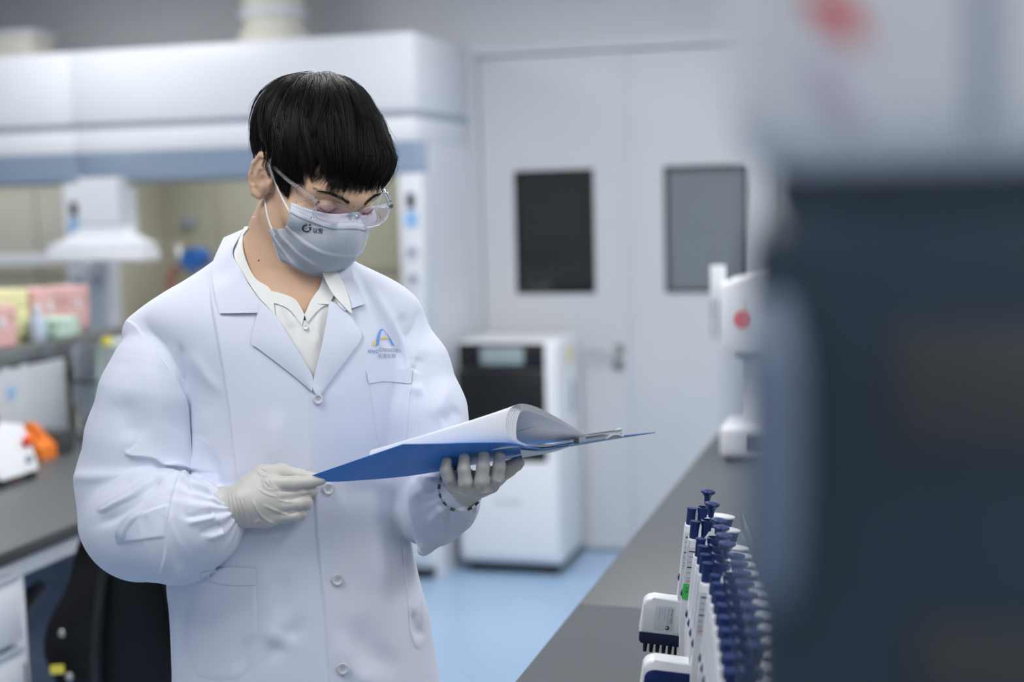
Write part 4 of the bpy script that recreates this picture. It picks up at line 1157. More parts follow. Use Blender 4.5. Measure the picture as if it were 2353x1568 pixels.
# ---------------------------------------------------------------- coat collar, lapels, pockets, buttons
patch('collar', [(560, 527, -44, 1), (534, 578, 40, 1), (552, 618, 9), (575, 660, 9), (594, 690, 8), (595, 719, 5)],
      [(514, 547, -34, 1), (487, 611, 48, 1), (490, 648, 3), (497, 690, 2), (505, 721, 2)], MS['coat'], coat, nu=34, nv=12, surf=CS, lift=3, bulge=2, thick=.0013, over=((CS, 3), (SS, 10), (body_surf, 8)))
patch('collar', [(560, 527, -44, 1), (610, 548, -110, 1), (690, 556, -120, 1), (770, 560, -60, 1), (795, 600, 20, 1)],
      [(514, 547, -34, 1), (600, 592, -125, 1), (690, 600, -140, 1), (790, 596, -80, 1), (830, 620, 0, 1)], MS['coat'], coat, nu=34, nv=6, bulge=0, thick=.0013)
patch('lapel', [(594, 688, 9), (632, 724, 9), (660, 768, 9), (688, 813, 8), (719, 868, 6), (717, 898, 3)],
      [(592, 722, 3), (577, 786, 1), (592, 800, 1), (630, 829, 1), (680, 868, 1), (715, 899, 1)], MS['coat'], coat, nu=36, nv=12, surf=CS, lift=4, bulge=2, thick=.0012, over=((CS, 3), (SS, 7)))
patch('collar', [(770, 606, 84, 1), (766, 660, 126, 1), (776, 698, 8), (791, 715, 6)],
      [(806, 590, 30, 1), (812, 640, 4), (826, 672, 3), (838, 699, 2)], MS['coat'], coat, nu=22, nv=8, surf=CS, lift=4, bulge=2, thick=.0012, over=((CS, 3), (SS, 7)))
patch('lapel', [(757, 690, 10), (750, 740, 10), (738, 800, 9), (722, 866, 7), (720, 898, 4), (733, 910, 2)],
      [(792, 712, 2), (816, 744, 1), (831, 774, 1), (806, 812, 1), (772, 858, 1), (735, 909, 1)], MS['coat'], coat, nu=36, nv=12, surf=CS, lift=4, bulge=2, thick=.0012, over=((CS, 3), (SS, 7)))
def pocket(name, poly, band, lift=2.6):
    """patch pocket: outline polygon filled by a grid laid over the coat, with a top band"""
    poly = np.array(poly, float)
    x0, y0 = poly.min(0); x1, y1 = poly.max(0)
    # radial grid from centroid keeps the outline crisp
    per = np.array([np.interp(np.linspace(0, 1, 90, endpoint=False), np.linspace(0, 1, len(poly) + 1), np.append(poly[:, k], poly[0, k])) for k in range(2)]).T
    c = poly.mean(0); V = []; Fq = []
    R = 14
    for j in range(R + 1):
        t = 1 - j / R * .97
        for p in per:
            q = c + (p - c) * t
            w0 = CS.w(q[0], q[1], None)
            if w0 is None: w0 = CS.w(c[0] + (q[0] - c[0]) * .9, q[1], 0)
            V.append((q[0], q[1], w0 + (0.3 if j == 0 else lift)))
    n = len(per)
    for j in range(R):
        for k in range(n): Fq.append((j * n + k, j * n + (k + 1) % n, (j + 1) * n + (k + 1) % n, (j + 1) * n + k))
    Fq += [tuple(R * n + k for k in range(n))]
    o = qmesh(name, np.array(V), Fq, MS['coat'], coat, flip=False)
    bp = patch('pocket_band', band[0], band[1], MS['coat'], coat, nu=16, nv=4, surf=CS, lift=lift + 1.6, bulge=0.2, thick=.0009)
    return o
pocket('pocket', [(842, 852), (880, 847), (915, 847), (947, 850), (945, 880), (941, 930), (937, 985), (934, 1030), (880, 1040), (866, 1012), (858, 960), (849, 890)], ([(842, 852), (880, 847), (947, 850)], [(847, 882), (885, 877), (943, 882)]))
pocket('pocket', [(455, 1322), (500, 1306), (545, 1304), (588, 1308), (588, 1345), (590, 1400), (592, 1450), (588, 1500), (575, 1538), (548, 1562), (500, 1566), (455, 1556), (438, 1530), (440, 1450), (448, 1380)],
       ([(462, 1318), (520, 1305), (588, 1308)], [(462, 1330), (520, 1344), (588, 1345)]))
pocket('pocket', [(925, 1262), (936, 1256), (944, 1256), (952, 1290), (962, 1340), (975, 1390), (984, 1440), (988, 1476), (966, 1496), (952, 1488), (943, 1460), (938, 1400), (930, 1310)],
       ([(926, 1262), (936, 1258), (943, 1257)], [(929, 1297), (942, 1293), (951, 1291)]))
for (x, y, r) in ((731, 918, 12), (755, 1124, 14), (776, 1333, 14), (788, 1538, 14), (800, 1745, 14)):
    disc('button', x, y, r, CS, MS['button'], coat, 4.5, 4)
# embroidered emblem on the chest
def print_on(name, V2, faces, mt, parent, surf, lift=4.0):
    V = np.array([(x, y, surf.w(x, y, 150) + lift) for x, y in V2])
    return qmesh(name, V, faces, mt, parent, smooth=False)
def ribbon(pl, pr):
    a = np.array(smooth_path(pl, 6))[:, :2]; b = np.array(smooth_path(pr, 6))[:, :2]
    V = list(map(tuple, a)) + list(map(tuple, b)); n = len(a)
    return V, [(i, i + 1, n + i + 1, n + i) for i in range(n - 1)]
Z5 = lambda X, Y: (820 + X / 13.064, 740 + Y / 13.067)
V2, fc = ribbon([Z5(*p) for p in ((475, 630), (590, 550), (760, 460), (900, 455), (1000, 490), (1045, 540))], [Z5(*p) for p in ((505, 735), (600, 640), (760, 520), (900, 508), (990, 528), (1035, 545))])
print_on('emblem_swoosh', V2, fc, MS['logogold'], coat, CS, 4.0)
V2, fc = ribbon([Z5(*p) for p in ((575, 735), (610, 480), (660, 310), (710, 225), (755, 208), (800, 225), (900, 340), (1000, 480), (1130, 712))], [Z5(*p) for p in ((665, 690), (700, 460), (735, 300), (770, 245), (785, 235), (800, 240), (880, 340), (975, 500), (1055, 705))])
print_on('emblem_arch', V2, fc, MS['logoblue'], coat, CS, 4.6)
def arc_text(body, x0, x1, base, h, mt, lift=3.2, bold=0.0):
    v, fs = text_geo(body, 1.0, bold=bold)
    if not len(v): return
    v = v - v.min(0); k = h / v[:, 1].max(); sx = (x1 - x0) / v[:, 0].max()
    V2 = []
    for a, b in v:
        x = x0 + a * sx; t = (x - 841) / 80
        V2.append((x, base(x) - b * k))
    print_on('emblem_lettering', V2, fs, mt, coat, CS, lift)
arc_text('AMAD', 844.5, 870, lambda x: 811.5, 8.0, MS['logodark'])
arc_text('O', 871, 880, lambda x: 807.5, 8.5, MS['logodark'])
arc_text('BIOSCIEN', 882, 921, lambda x: 808 + (x - 881) * .06, 8.0, MS['logogrey'])
arc_text('安渡生物', 869, 909, lambda x: 823, 10.0, MS['logogrey'])
# ---------------------------------------------------------------- hair
HC = np.array([0, -.012, .040]); HA = np.array([.080, .099, .0905])
CR = np.array([0.03, -.60, .80]); CR /= np.linalg.norm(CR)             # crown direction
E1 = np.array([0, 1., 0]) - CR * CR[1]; E1 /= np.linalg.norm(E1); E2 = np.cross(CR, E1)   # forward, then right of the subject negative
def hdir(al, be):
    return (np.cos(al)[..., None] * CR + (np.sin(al) * np.cos(be))[..., None] * E1 + (np.sin(al) * np.sin(be))[..., None] * E2)
def hsurf(al, be, h):
    d = hdir(np.asarray(al, float), np.asarray(be, float))
    r = 1 / np.sqrt(((d / HA) ** 2).sum(-1))
    return HC + d * (r + h)[..., None]
def px_to_ab(x, y, h=.014):
    """hair-shell coordinates seen at photo position (nearest to the camera)"""
    o = hl(np.array([x, y, 400.0])); dr = hl(np.array([x, y, 399.0])) - o
    A = HA + h; oo = (o - HC) / A; dd = dr / A
    a, b, c = (dd * dd).sum(), 2 * (oo * dd).sum(), (oo * oo).sum() - 1
    disc_ = b * b - 4 * a * c
    t = (-b - math.sqrt(disc_)) / (2 * a) if disc_ > 0 else -b / (2 * a)
    p = o + dr * t - HC; p /= np.linalg.norm(p)
    return math.acos(np.clip(p @ CR, -1, 1)), math.atan2(p @ E2, p @ E1)
LINE = [(576, 348), (590, 344), (604, 346), (615, 364), (626, 396), (638, 420), (654, 446), (664, 424), (676, 414), (690, 420), (700, 428), (712, 410), (722, 384), (735, 362), (744, 392), (752, 430), (768, 432), (784, 438), (800, 441), (818, 436), (834, 440), (848, 432), (862, 436), (878, 434), (892, 412)]
ab = np.array([px_to_ab(x, y + 6) for x, y in LINE])
order = np.argsort(ab[:, 1]); lb, la = ab[order, 1], ab[order, 0]
def amax(be):
    be = (np.asarray(be) + PI) % (2 * PI) - PI
    back = 1.62 + .0 * be
    # far temple and back of the head close the curve
    xs = np.concatenate([[lb[0] - .5, lb[0] - .18], lb, [lb[-1] + .25, lb[-1] + .6]]); ys = np.concatenate([[1.60, la[0]], la, [la[-1] - .02, 1.62]])
    o = np.argsort(xs)
    return np.where((be >= xs.min()) & (be <= xs.max()), np.interp(be, xs[o], ys[o]), 1.52)
def hthick(al, be):
    t = np.clip(al / 1.5, 0, 1)
    return (.0195 + .002 * np.cos(be)) * (1 - .35 * t ** 2)
def build_hair():
    rng = np.random.default_rng(3)
    V, Fq = [], []
    # under layer: a closed cap
    nb, na = 160, 40
    bes = np.linspace(-PI, PI, nb, endpoint=False); am = amax(bes)
    am_s = np.minimum(am, np.minimum(np.roll(am, 1), np.roll(am, -1))) - .17
    base = 0; rows = []
    for j in range(na + 1):
        t = j / na; al = am_s * t
        h = hthick(al, bes) * .62 - .004 * (t > .93)
        rows.append(hsurf(al, bes, h))
    Vc = np.concatenate(rows); Fc = []
    for j in range(na):
        for k in range(nb): Fc.append((j * nb + k, j * nb + (k + 1) % nb, (j + 1) * nb + (k + 1) % nb, (j + 1) * nb + k))
    V.append(Vc); Fq.append(np.array(Fc)); base += len(Vc)
    # locks of strands
    nst = 16000; seg = 12
    nl = 620
    lock_b = rng.uniform(-PI, PI, nl); lock_len = np.where(rng.random(nl) < .3, rng.uniform(-.3, -.1, nl), rng.uniform(-.10, .06, nl)); lock_tw = rng.normal(0, .30, nl); lock_lift = rng.normal(0, .0042, nl); lock_ph = rng.uniform(0, 6, nl); lock_lay = rng.uniform(.60, 1.05, nl)
    li = rng.integers(0, nl, nst)
    b0 = lock_b[li] + rng.normal(0, .060, nst)
    am = amax(lock_b[li] + lock_tw[li] * .5)
    start = .05 + am * rng.uniform(.0, .62, nst)
    short = np.where(rng.random(nl) < .38, rng.uniform(.50, .86, nl), 1.0)          # layered cut: some locks end higher up
    end = am * short[li] + lock_len[li] * short[li] + rng.normal(0, .03, nst)
    end = np.maximum(end, start + .30)
    end = np.minimum(end, amax(b0) + .06)
    tt = np.linspace(0, 1, seg)
    al = start[:, None] + (end - start)[:, None] * tt
    fr = np.clip(al / am[:, None], 0, 1.2)
    conv = fr ** 1.6 * .72
    be = (b0[:, None] * (1 - conv) + lock_b[li][:, None] * conv) + lock_tw[li][:, None] * fr ** 1.5 + 0.07 * np.sin(3.4 * fr + lock_ph[li][:, None]) + (rng.normal(0, .55, nst)[:, None] + lock_tw[li][:, None] * 1.5) * np.exp(-al / .22)
    lay = (lock_lay[li] + rng.normal(0, .05, nst)).clip(.5, 1.06)[:, None]
    h = hthick(al, be) * lay + lock_lift[li][:, None] * np.sin(PI * np.clip(fr, 0, 1)) - .003 * (tt ** 4)[None, :]
    h += np.where(short[li] < 1, .0030, 0)[:, None] * (tt ** 2)[None, :]
    # strands of one lock bend together: higher in its middle line
    h += .0022 * np.exp(-((b0 - lock_b[li]) / .05) ** 2)[:, None] * np.sin(PI * np.clip(fr, 0, 1))
    # a few flyaways
    fly = rng.random(nst) < .014
    h[fly] += (.006 * tt ** 1.5)[None, :] * rng.uniform(.3, 1.6, fly.sum())[:, None]
    pts = hsurf(al, be, h)                       # nst, seg, 3
    rad = (.00040 * (1 - tt ** 2 * .82))[None, :] * rng.uniform(.7, 1.25, nst)[:, None]
    tan = np.gradient(pts, axis=1); tan /= np.maximum(np.linalg.norm(tan, axis=2, keepdims=True), 1e-9)
    out = pts - HC; out /= np.linalg.norm(out, axis=2, keepdims=True)
    sd = np.cross(tan, out); sd /= np.maximum(np.linalg.norm(sd, axis=2, keepdims=True), 1e-9); up = np.cross(sd, tan)
    R = [pts + (sd * math.cos(a) + up * math.sin(a)) * rad[..., None] for a in (PI / 2, PI / 2 + 2 * PI / 3, PI / 2 + 4 * PI / 3)]
    Vs = np.stack(R, 2).reshape(-1, 3)            # strand, seg, 3
    ids = np.arange(nst * seg * 3).reshape(nst, seg, 3) + base
    q = []
    for k in range(3):
        k2 = (k + 1) % 3
        q.append(np.stack([ids[:, :-1, k], ids[:, :-1, k2], ids[:, 1:, k2], ids[:, 1:, k]], -1).reshape(-1, 4))
    V.append(Vs); Fq += q
    Q = hq(np.concatenate(V))
    # wisps laid on the temple, the sideburn and the forehead
    def wisps(n, x0, y0, x1, y1, jx, jy, up, curve=0.0):
        t = np.linspace(0, 1, seg); out = np.zeros((n, seg, 3))
        u = rng.random(n)
        sx = x0[0] + (x0[1] - x0[0]) * u + rng.normal(0, jx, n); sy = y0[0] + (y0[1] - y0[0]) * u + rng.normal(0, jy, n)
        ex = x1[0] + (x1[1] - x1[0]) * u + rng.normal(0, jx, n); ey = y1[0] + (y1[1] - y1[0]) * u + rng.normal(0, jy, n)
        cl = np.round(u * 9) / 9                       # tips gather into points
        ex = ex * .5 + .5 * (x1[0] + (x1[1] - x1[0]) * cl)
        for k in range(n):
            lf = rng.uniform(.3, 1) * up
            for m in range(seg):
                x = sx[k] + (ex[k] - sx[k]) * t[m] + curve * math.sin(PI * t[m]); y = sy[k] + (ey[k] - sy[k]) * t[m]
                out[k, m] = (x, y, body_surf.w(x, y, 120) + lf * (1 - .75 * t[m]) + 1.5)
        return out
    WS = np.concatenate([wisps(420, (628, 672), (385, 385), (646, 662), (436, 452), 3, 5, 12), wisps(110, (672, 694), (392, 380), (672, 696), (420, 426), 3, 5, 14),
                         wisps(26, (744, 760), (380, 384), (712, 744), (420, 434), 4, 5, 14, 5), wisps(420, (765, 880), (392, 388), (748, 868), (440, 442), 4, 6, 20, 3)])
    rw = .62 * (1 - np.linspace(0, 1, seg) ** 2 * .8)
    tn = np.gradient(WS, axis=1); tn /= np.maximum(np.linalg.norm(tn, axis=2, keepdims=True), 1e-9)
    sw_ = np.cross(tn, [0, 0, 1.]); sw_ /= np.maximum(np.linalg.norm(sw_, axis=2, keepdims=True), 1e-9); uw = np.cross(sw_, tn)
    RW = np.stack([WS + (sw_ * math.cos(a) + uw * math.sin(a)) * rw[None, :, None] for a in (PI / 2, PI / 2 + 2 * PI / 3, PI / 2 + 4 * PI / 3)], 2).reshape(-1, 3)
    iw = np.arange(len(RW)).reshape(len(WS), seg, 3) + len(Q)
    for k in range(3): Fq.append(np.stack([iw[:, :-1, k], iw[:, :-1, (k + 1) % 3], iw[:, 1:, (k + 1) % 3], iw[:, 1:, k]], -1).reshape(-1, 4))
    # fit the outline of the hair: radial adjustment around the head centre
    TS = np.array([(584, 362), (577, 330), (576, 290), (585, 250), (605, 215), (640, 187), (690, 174), (740, 170), (790, 181), (830, 208), (862, 250), (887, 300), (903, 338), (911, 357), (905, 388), (893, 412), (880, 432)], float)
    c = hq(HC)[:2]
    d = Q[:, :2] - c; rho = np.linalg.norm(d, axis=1); phi = np.arctan2(d[:, 0], -d[:, 1])          # 0 = up, positive = picture right
    td = TS - c; tr = np.linalg.norm(td, axis=1); tp = np.arctan2(td[:, 0], -td[:, 1])
    bins = np.linspace(-PI, PI, 73); bi = np.clip(np.digitize(phi, bins) - 1, 0, 71)
    ctr = (bins[:-1] + bins[1:]) / 2
    cur = np.array([np.percentile(rho[bi == k], 98.5) if (bi == k).any() else np.nan for k in range(72)])
    ok = ~np.isnan(cur); cur = np.interp(ctr, ctr[ok], cur[ok])
    tgt = np.interp(ctr, tp, tr); fade = np.clip((ctr - (tp[0] - .25)) / .25, 0, 1) * np.clip(((tp[-1] + .1) - ctr) / .1, 0, 1)
    g = 1 + (tgt / cur - 1) * fade
    cm = np.interp(phi, ctr, cur); gg = np.interp(phi, ctr, g)
    sc = 1 + (gg - 1) * np.minimum(rho / cm, 1.1) ** 2
    Q[:, :2] = c + d * sc[:, None]
    Q = np.concatenate([Q, RW])
    o = qmesh('hair', Q, np.concatenate(Fq), MS['hair'], person, flip=False)
    return o
hair = build_hair()
# eyebrows and lashes
def strands(name, items, mt, parent):
    bm = bmesh.new()
    for pts, r in items:
        tube(bm, [q2w(hq(p)) - PBASE for p in pts], list(r), 4)
    return bmobj(name, bm, mt, parent, True)
def face_y(x, z, lift=.0015):
    """surface of the face along the forward direction"""
    o = hq((x, .20, z)); d = hq((x, .19, z)) - o; d /= np.linalg.norm(d)
    h = body_surf.t.ray_cast(Vector(o), Vector(d))
    return (hl(np.array(h[0]))[1] if h[0] is not None else .09) + lift
rng = np.random.default_rng(5)
for s in (-1, 1):
    items = []
    for i in range(170):
        u = rng.random(); x0 = .012 + .040 * u; z0 = .0335 + .006 * math.sin(u * 2.2) + rng.normal(0, .0016) * (1 - .5 * u); ln = rng.uniform(.006, .010)
        dx, dz = ln * (.75 + .3 * u), ln * (.55 - .75 * u)
        pts = [(s * (x0 + dx * t), 0, z0 + dz * t) for t in (0, .5, 1)]
        pts = [(p[0], face_y(p[0], p[2], .0012 + .0005 * k), p[2]) for k, p in enumerate(pts)]
        items.append((pts, (.00022, .00019, .00007)))
    strands('eyebrow', items, MS['brow'], person)
    items = [([(s * (.019 + .026 * t), face_y(s * (.019 + .026 * t), .0145 - .0035 * math.sin(PI * t), .0006), .0145 - .0035 * math.sin(PI * t)) for t in np.linspace(0, 1, 12)], [.0007] * 12)]
    for i in range(26):
        t = rng.random(); x = .020 + .025 * t; z = .0145 - .0035 * math.sin(PI * t)
        y = face_y(s * x, z, .0006)
        items.append(([(s * x, y, z), (s * (x + .001 * (t - .4)), y + .0018, z - .0016), (s * (x + .002 * (t - .4)), y + .0034, z - .0022)], (.00022, .00018, .00008)))
    strands('eyelashes', items, MS['lash'], person)

# ---------------------------------------------------------------- face mask
MC = np.array([0, .020, -.036]); MA = np.array([.073, .104, .079])
def mask_pt0(lon, lat, off=0.0):
    d = np.array([math.sin(lon) * math.cos(lat), math.cos(lon) * math.cos(lat), math.sin(lat)])
    r = 1 / math.sqrt(((d / MA) ** 2).sum())
    # nose tent along the centre line of the upper half
    r += .007 * math.exp(-(lon / .30) ** 2) * math.exp(-((lat - .30) / .42) ** 2)
    return MC + d * (r + off)
def mask_raw(lon, lat):
    d = np.array([math.sin(lon) * math.cos(lat), math.cos(lon) * math.cos(lat), math.sin(lat)])
    p = mask_pt0(lon, lat); o = MC + d * .2
    h = body_surf.t.ray_cast(Vector(hq(o)), Vector((hq(MC) - hq(o)) / np.linalg.norm(hq(MC) - hq(o))))
    rb = np.linalg.norm(hl(np.array(h[0])) - MC) if h[0] is not None else 0
    re_ = np.linalg.norm(p - MC)
    cap = .016 if lat > 0 else max(.004, .016 + lat * .03)
    return max(re_, min(rb + .0022, re_ + cap))
_LO = np.linspace(-1.5, 1.5, 61); _LA = np.linspace(-1.15, .80, 41)
RG = np.array([[mask_raw(a, b) for b in _LA] for a in _LO])
for _ in range(2):
    Pd = np.pad(RG, 1, mode='edge'); RG = np.maximum(RG, (Pd[:-2, 1:-1] + Pd[2:, 1:-1] + Pd[1:-1, :-2] + Pd[1:-1, 2:] + Pd[1:-1, 1:-1]) / 5)
def mask_pt(lon, lat, off=0.0):
    d = np.array([math.sin(lon) * math.cos(lat), math.cos(lon) * math.cos(lat), math.sin(lat)])
    x = np.clip((lon + 1.5) / 3.0 * 60, 0, 59.999); y = np.clip((lat + 1.15) / 1.95 * 40, 0, 39.999); i, j = int(x), int(y); fx, fy = x - i, y - j
    r = (RG[i, j] * (1 - fx) + RG[i + 1, j] * fx) * (1 - fy) + (RG[i, j + 1] * (1 - fx) + RG[i + 1, j + 1] * fx) * fy
    return MC + d * (r + off)
def mask_uv(s, u, off=0.0):
    """s from -1 (near side of the photo) to 1, u from 0 (top edge) to 1 (under the chin)"""
    a = abs(s)
    sm = min(1, max(0, (u - .46) / .22)); lim = 1.06 - .10 * math.sin(PI * min(u / .6, 1)) + .22 * sm * sm * (3 - 2 * sm) - .20 * max(0, (u - .72) / .28) ** 1.5
    top = .50 + .06 * math.exp(-(s / .22) ** 2) - .07 * a * a
    bot = -1.02 + .46 * a ** 2.4
    return mask_pt(s * lim, top + (bot - top) * u, off)
def build_mask():
    nl, nt = 120, 90
    V = []
    for i in range(nl + 1):
        s = -1 + 2 * i / nl; ed = abs(s)
        for j in range(nt + 1):
            u = j / nt; off = .0
            for pc, pa in ((.40, .0042), (.56, .0040), (.71, .0032)):          # pleats, fading to the middle
                pcc = pc + .16 * (1 - ed) * (pc - .45)
                x = (u - pcc) / .035
                if -1 <= x <= 5: off += pa * min(1, (x + 1) / .4) * math.exp(-max(0, x) / 1.8) * (0.15 + .85 * ed)
            off += .0005 * math.sin(9 * s + 17 * u) + .0004 * math.sin(23 * s - 8 * u)
            V.append(mask_uv(s, u, off))
    V = hq(np.array(V))
    Fq = np.array([(i * (nt + 1) + j, i * (nt + 1) + j + 1, (i + 1) * (nt + 1) + j + 1, (i + 1) * (nt + 1) + j) for i in range(nl) for j in range(nt)])
    o = qmesh('face_mask', V, Fq, MS['mask'], person, flip=None)
    md = o.modifiers.new('thickness', 'SOLIDIFY'); md.thickness = .0012; md.offset = 0
    # white welded strip along the top and the lower edge
    for (u0, u1) in ((-.006, .128), (.935, 1.008)):
        W = []; nn = 90; kk = 6
        for i in range(nn + 1):
            for j in range(kk + 1): W.append(mask_uv(-1.004 + 2.008 * i / nn, u0 + (u1 - u0) * j / kk, .0017 if u0 < .5 else .0016))
        Fw = np.array([(i * (kk + 1) + j, i * (kk + 1) + j + 1, (i + 1) * (kk + 1) + j + 1, (i + 1) * (kk + 1) + j) for i in range(nn) for j in range(kk)])
        e = qmesh('edge_strip', hq(np.array(W)), Fw, MS['maskedge'], o, flip=None)
        md = e.modifiers.new('thickness', 'SOLIDIFY'); md.thickness = .0008; md.offset = 0
    W = []; Fd = []
    def dot(s, u, ds, du, off):
        k = len(W)
        for a, b in ((-ds, -du), (ds, -du), (ds, du), (-ds, du)): W.append(mask_uv(s + a, u + b, off))
        Fd.append((k, k + 1, k + 2, k + 3))
    for row in (.026, .070, .104):
        for i in range(105): dot(-.98 + 1.72 * i / 104, row, .0045, .0028, .0023)
    for col in range(5):
        for j in range(22):
            dot(-.975 + col * .030, .175 + .022 * j, .006, .004, .0040)
    qmesh('weld_dots', hq(np.array(W)), Fd, MS['stitch'], o, smooth=False)
    return o, Surf(V, Fq)
fmask, MSURF = build_mask()
def mask_print(V2, faces):
    V = np.array([(x, y, MSURF.w(x, y, 200) + 2.6) for x, y in V2])
    return qmesh('mask_print', V, faces, M['ink'], fmask, smooth=False)
mask_print(*ribbon([(707, 516), (699, 517), (694, 523), (695, 530), (703, 534), (711, 532)], [(706, 519), (701, 520), (698, 524), (699, 529), (704, 531), (710, 530)]))
mask_print([(712 + 2.4 * math.cos(a), 517 + 2.4 * math.sin(a)) for a in np.linspace(0, 2 * PI, 12, endpoint=False)], [tuple(range(12))])
mask_print(*ribbon([(708, 523), (711, 527), (706, 535)], [(716, 522), (714, 528), (707, 535)]))
mask_print([(703 + dx, 525.5 + dy) for dx, dy in ((0, -2), (.6, -.6), (2, 0), (.6, .6), (0, 2), (-.6, .6), (-2, 0), (-.6, -.6))], [tuple(range(8))])
v, fs = text_geo('以安', 1.0, bold=.012); v = v - v.min(0); v = v / v.max(0)
mask_print([(719 + 23 * a, 535.5 - 13 * b + a * 2.0) for a, b in v], fs)
# ear loops: over the cheek to the ear; the far side mirrors the near one
for L in ([(614, 370), (626, 402), (640, 436), (655, 468), (668, 490)], [(608, 457), (611, 475), (615, 497), (622, 520), (632, 541)]):
    P3 = []
    for (x, y) in smooth_path(L, 5):
        wv = max(body_surf.w(x, y, 60), MSURF.w(x, y, -999)); P3.append(np.array([x, y, wv + 3.0]))
    tube_o('ear_loop', MS['loop'], fmask, [q2w(p) - PBASE for p in P3], .0015, 8)
    loc = [hl(p) * np.array([-1, 1, 1]) for p in P3]
    tube_o('ear_loop', MS['loop'], fmask, [q2w(hq(p)) - PBASE for p in loc], .0015, 8)
# ---------------------------------------------------------------- clear goggles
def hobj_tube(name, pts, rad, mt, parent, n=8, closed=False):
    return tube_o(name, mt, parent, [q2w(hq(p)) - PBASE for p in pts], rad, n, closed)
def hgrid(name, rows, mt, parent, thick=.0014):
    nu = len(rows[0]); V = np.array([p for r in rows for p in r], float)
    Fq = np.array([(j * nu + i, j * nu + i + 1, (j + 1) * nu + i + 1, (j + 1) * nu + i) for j in range(len(rows) - 1) for i in range(nu - 1)])
    o = sheet(name, hq(V).reshape(len(rows), nu, 3), thick * HS, mt, parent)
    return o
GZ = .0175                                          # height of the lens centre
def gpos(x, z):
    """front plane of the goggles, wrapped a little round the face"""
    return (x, .1115 - 2.2 * x * x - (z - GZ) * .10, z)
def lens_loop(s, grow=0.0, n=44):
    c = .034; a, b = .0285 + grow, .0145 + grow; out = []
    for k in range(n):
        t = 2 * PI * k / n; ct, st = math.cos(t), math.sin(t)
        x = c + a * math.copysign(abs(ct) ** .62, ct); z = GZ - .002 + b * math.copysign(abs(st) ** .68, st) + .0025 * (x - c) / a
        out.append(gpos(s * x, z))
    return out
def build_goggles():
    g = bpy.data.objects.new('safety_goggles', None); C.objects.link(g); g.parent = person; g['label'] = 'clear plastic safety goggles'
    for s in (-1, 1):
        rim = hobj_tube('rim', lens_loop(s), .0021, MS['clear'], g, 10, True)
        lp = np.array(lens_loop(s)); c = lp.mean(0); V = [c + (p - c) * t for t in (.98, .6, .02) for p in lp]; n = len(lp)
        Fq = np.array([(j * n + k, j * n + (k + 1) % n, (j + 1) * n + (k + 1) % n, (j + 1) * n + k) for j in range(2) for k in range(n)])
        l = qmesh('lens', hq(np.array(V)), Fq, MS['lens'], g, flip=False)
        V = [c + (p - c) * .25 for p in lp]
        # closes the lens centre
        me = l.data
        md = l.modifiers.new('thickness', 'SOLIDIFY'); md.thickness = .0012; md.offset = 0
        # brow shield
        xs = np.linspace(.006, .063, 14)
        hgrid('brow_shield', [[(s * x, gpos(x, 0)[1] - dy, .0345 + dz + .002 * math.sin((x - .006) / .057 * PI)) for x in xs] for dy, dz in ((0, -.002), (.010, .004), (.018, .007))], MS['shield'], g)
        hobj_tube('shield_edge', [(s * x, gpos(x, 0)[1] - .018, .0415 + .002 * math.sin((x - .006) / .057 * PI)) for x in xs], .0007, MS['clear'], g, 6)
        # side shield with ridges
        hgrid('side_shield', [[(s * (.0615 + .011 * t), gpos(.0615, 0)[1] - .004 - .036 * t, z) for t in np.linspace(0, 1, 6)] for z in np.linspace(.002, .034, 6)], MS['shield'], g)
        hobj_tube('side_ridge', [(s * .0645, gpos(.0615, 0)[1] - .008, .034), (s * .072, gpos(.0615, 0)[1] - .034, .010)], .0012, MS['clear'], g)
        # hinge and temple
        hq_ = [(s * .0630, gpos(.0615, 0)[1] - .002, .030), (s * .0690, gpos(.0615, 0)[1] - .020, .031), (s * .0745, gpos(.0615, 0)[1] - .042, .030)]
        hobj_tube('hinge', hq_, .0036, MS['clear'], g, 10)
        hobj_tube('temple', smooth_path([(s * .0745, .064, .030), (s * .083, .045, .031), (s * .0895, .020, .033), (s * .087, .002, .034), (s * .080, -.016, .031), (s * .077, -.030, .018)], 6), .0026, MS['clear'], g, 10)
    hobj_tube('bridge', [gpos(-.009, .0195), (0, .1150, .0225), gpos(.009, .0195)], .003, MS['clear'], g, 10)
    hgrid('nose_guard', [[(x, .111 - .012 * t, .018 - .014 * t - abs(x) * .6) for x in np.linspace(-.012, .012, 8)] for t in (0, .5, 1)], MS['shield'], g)
    return g
build_goggles()

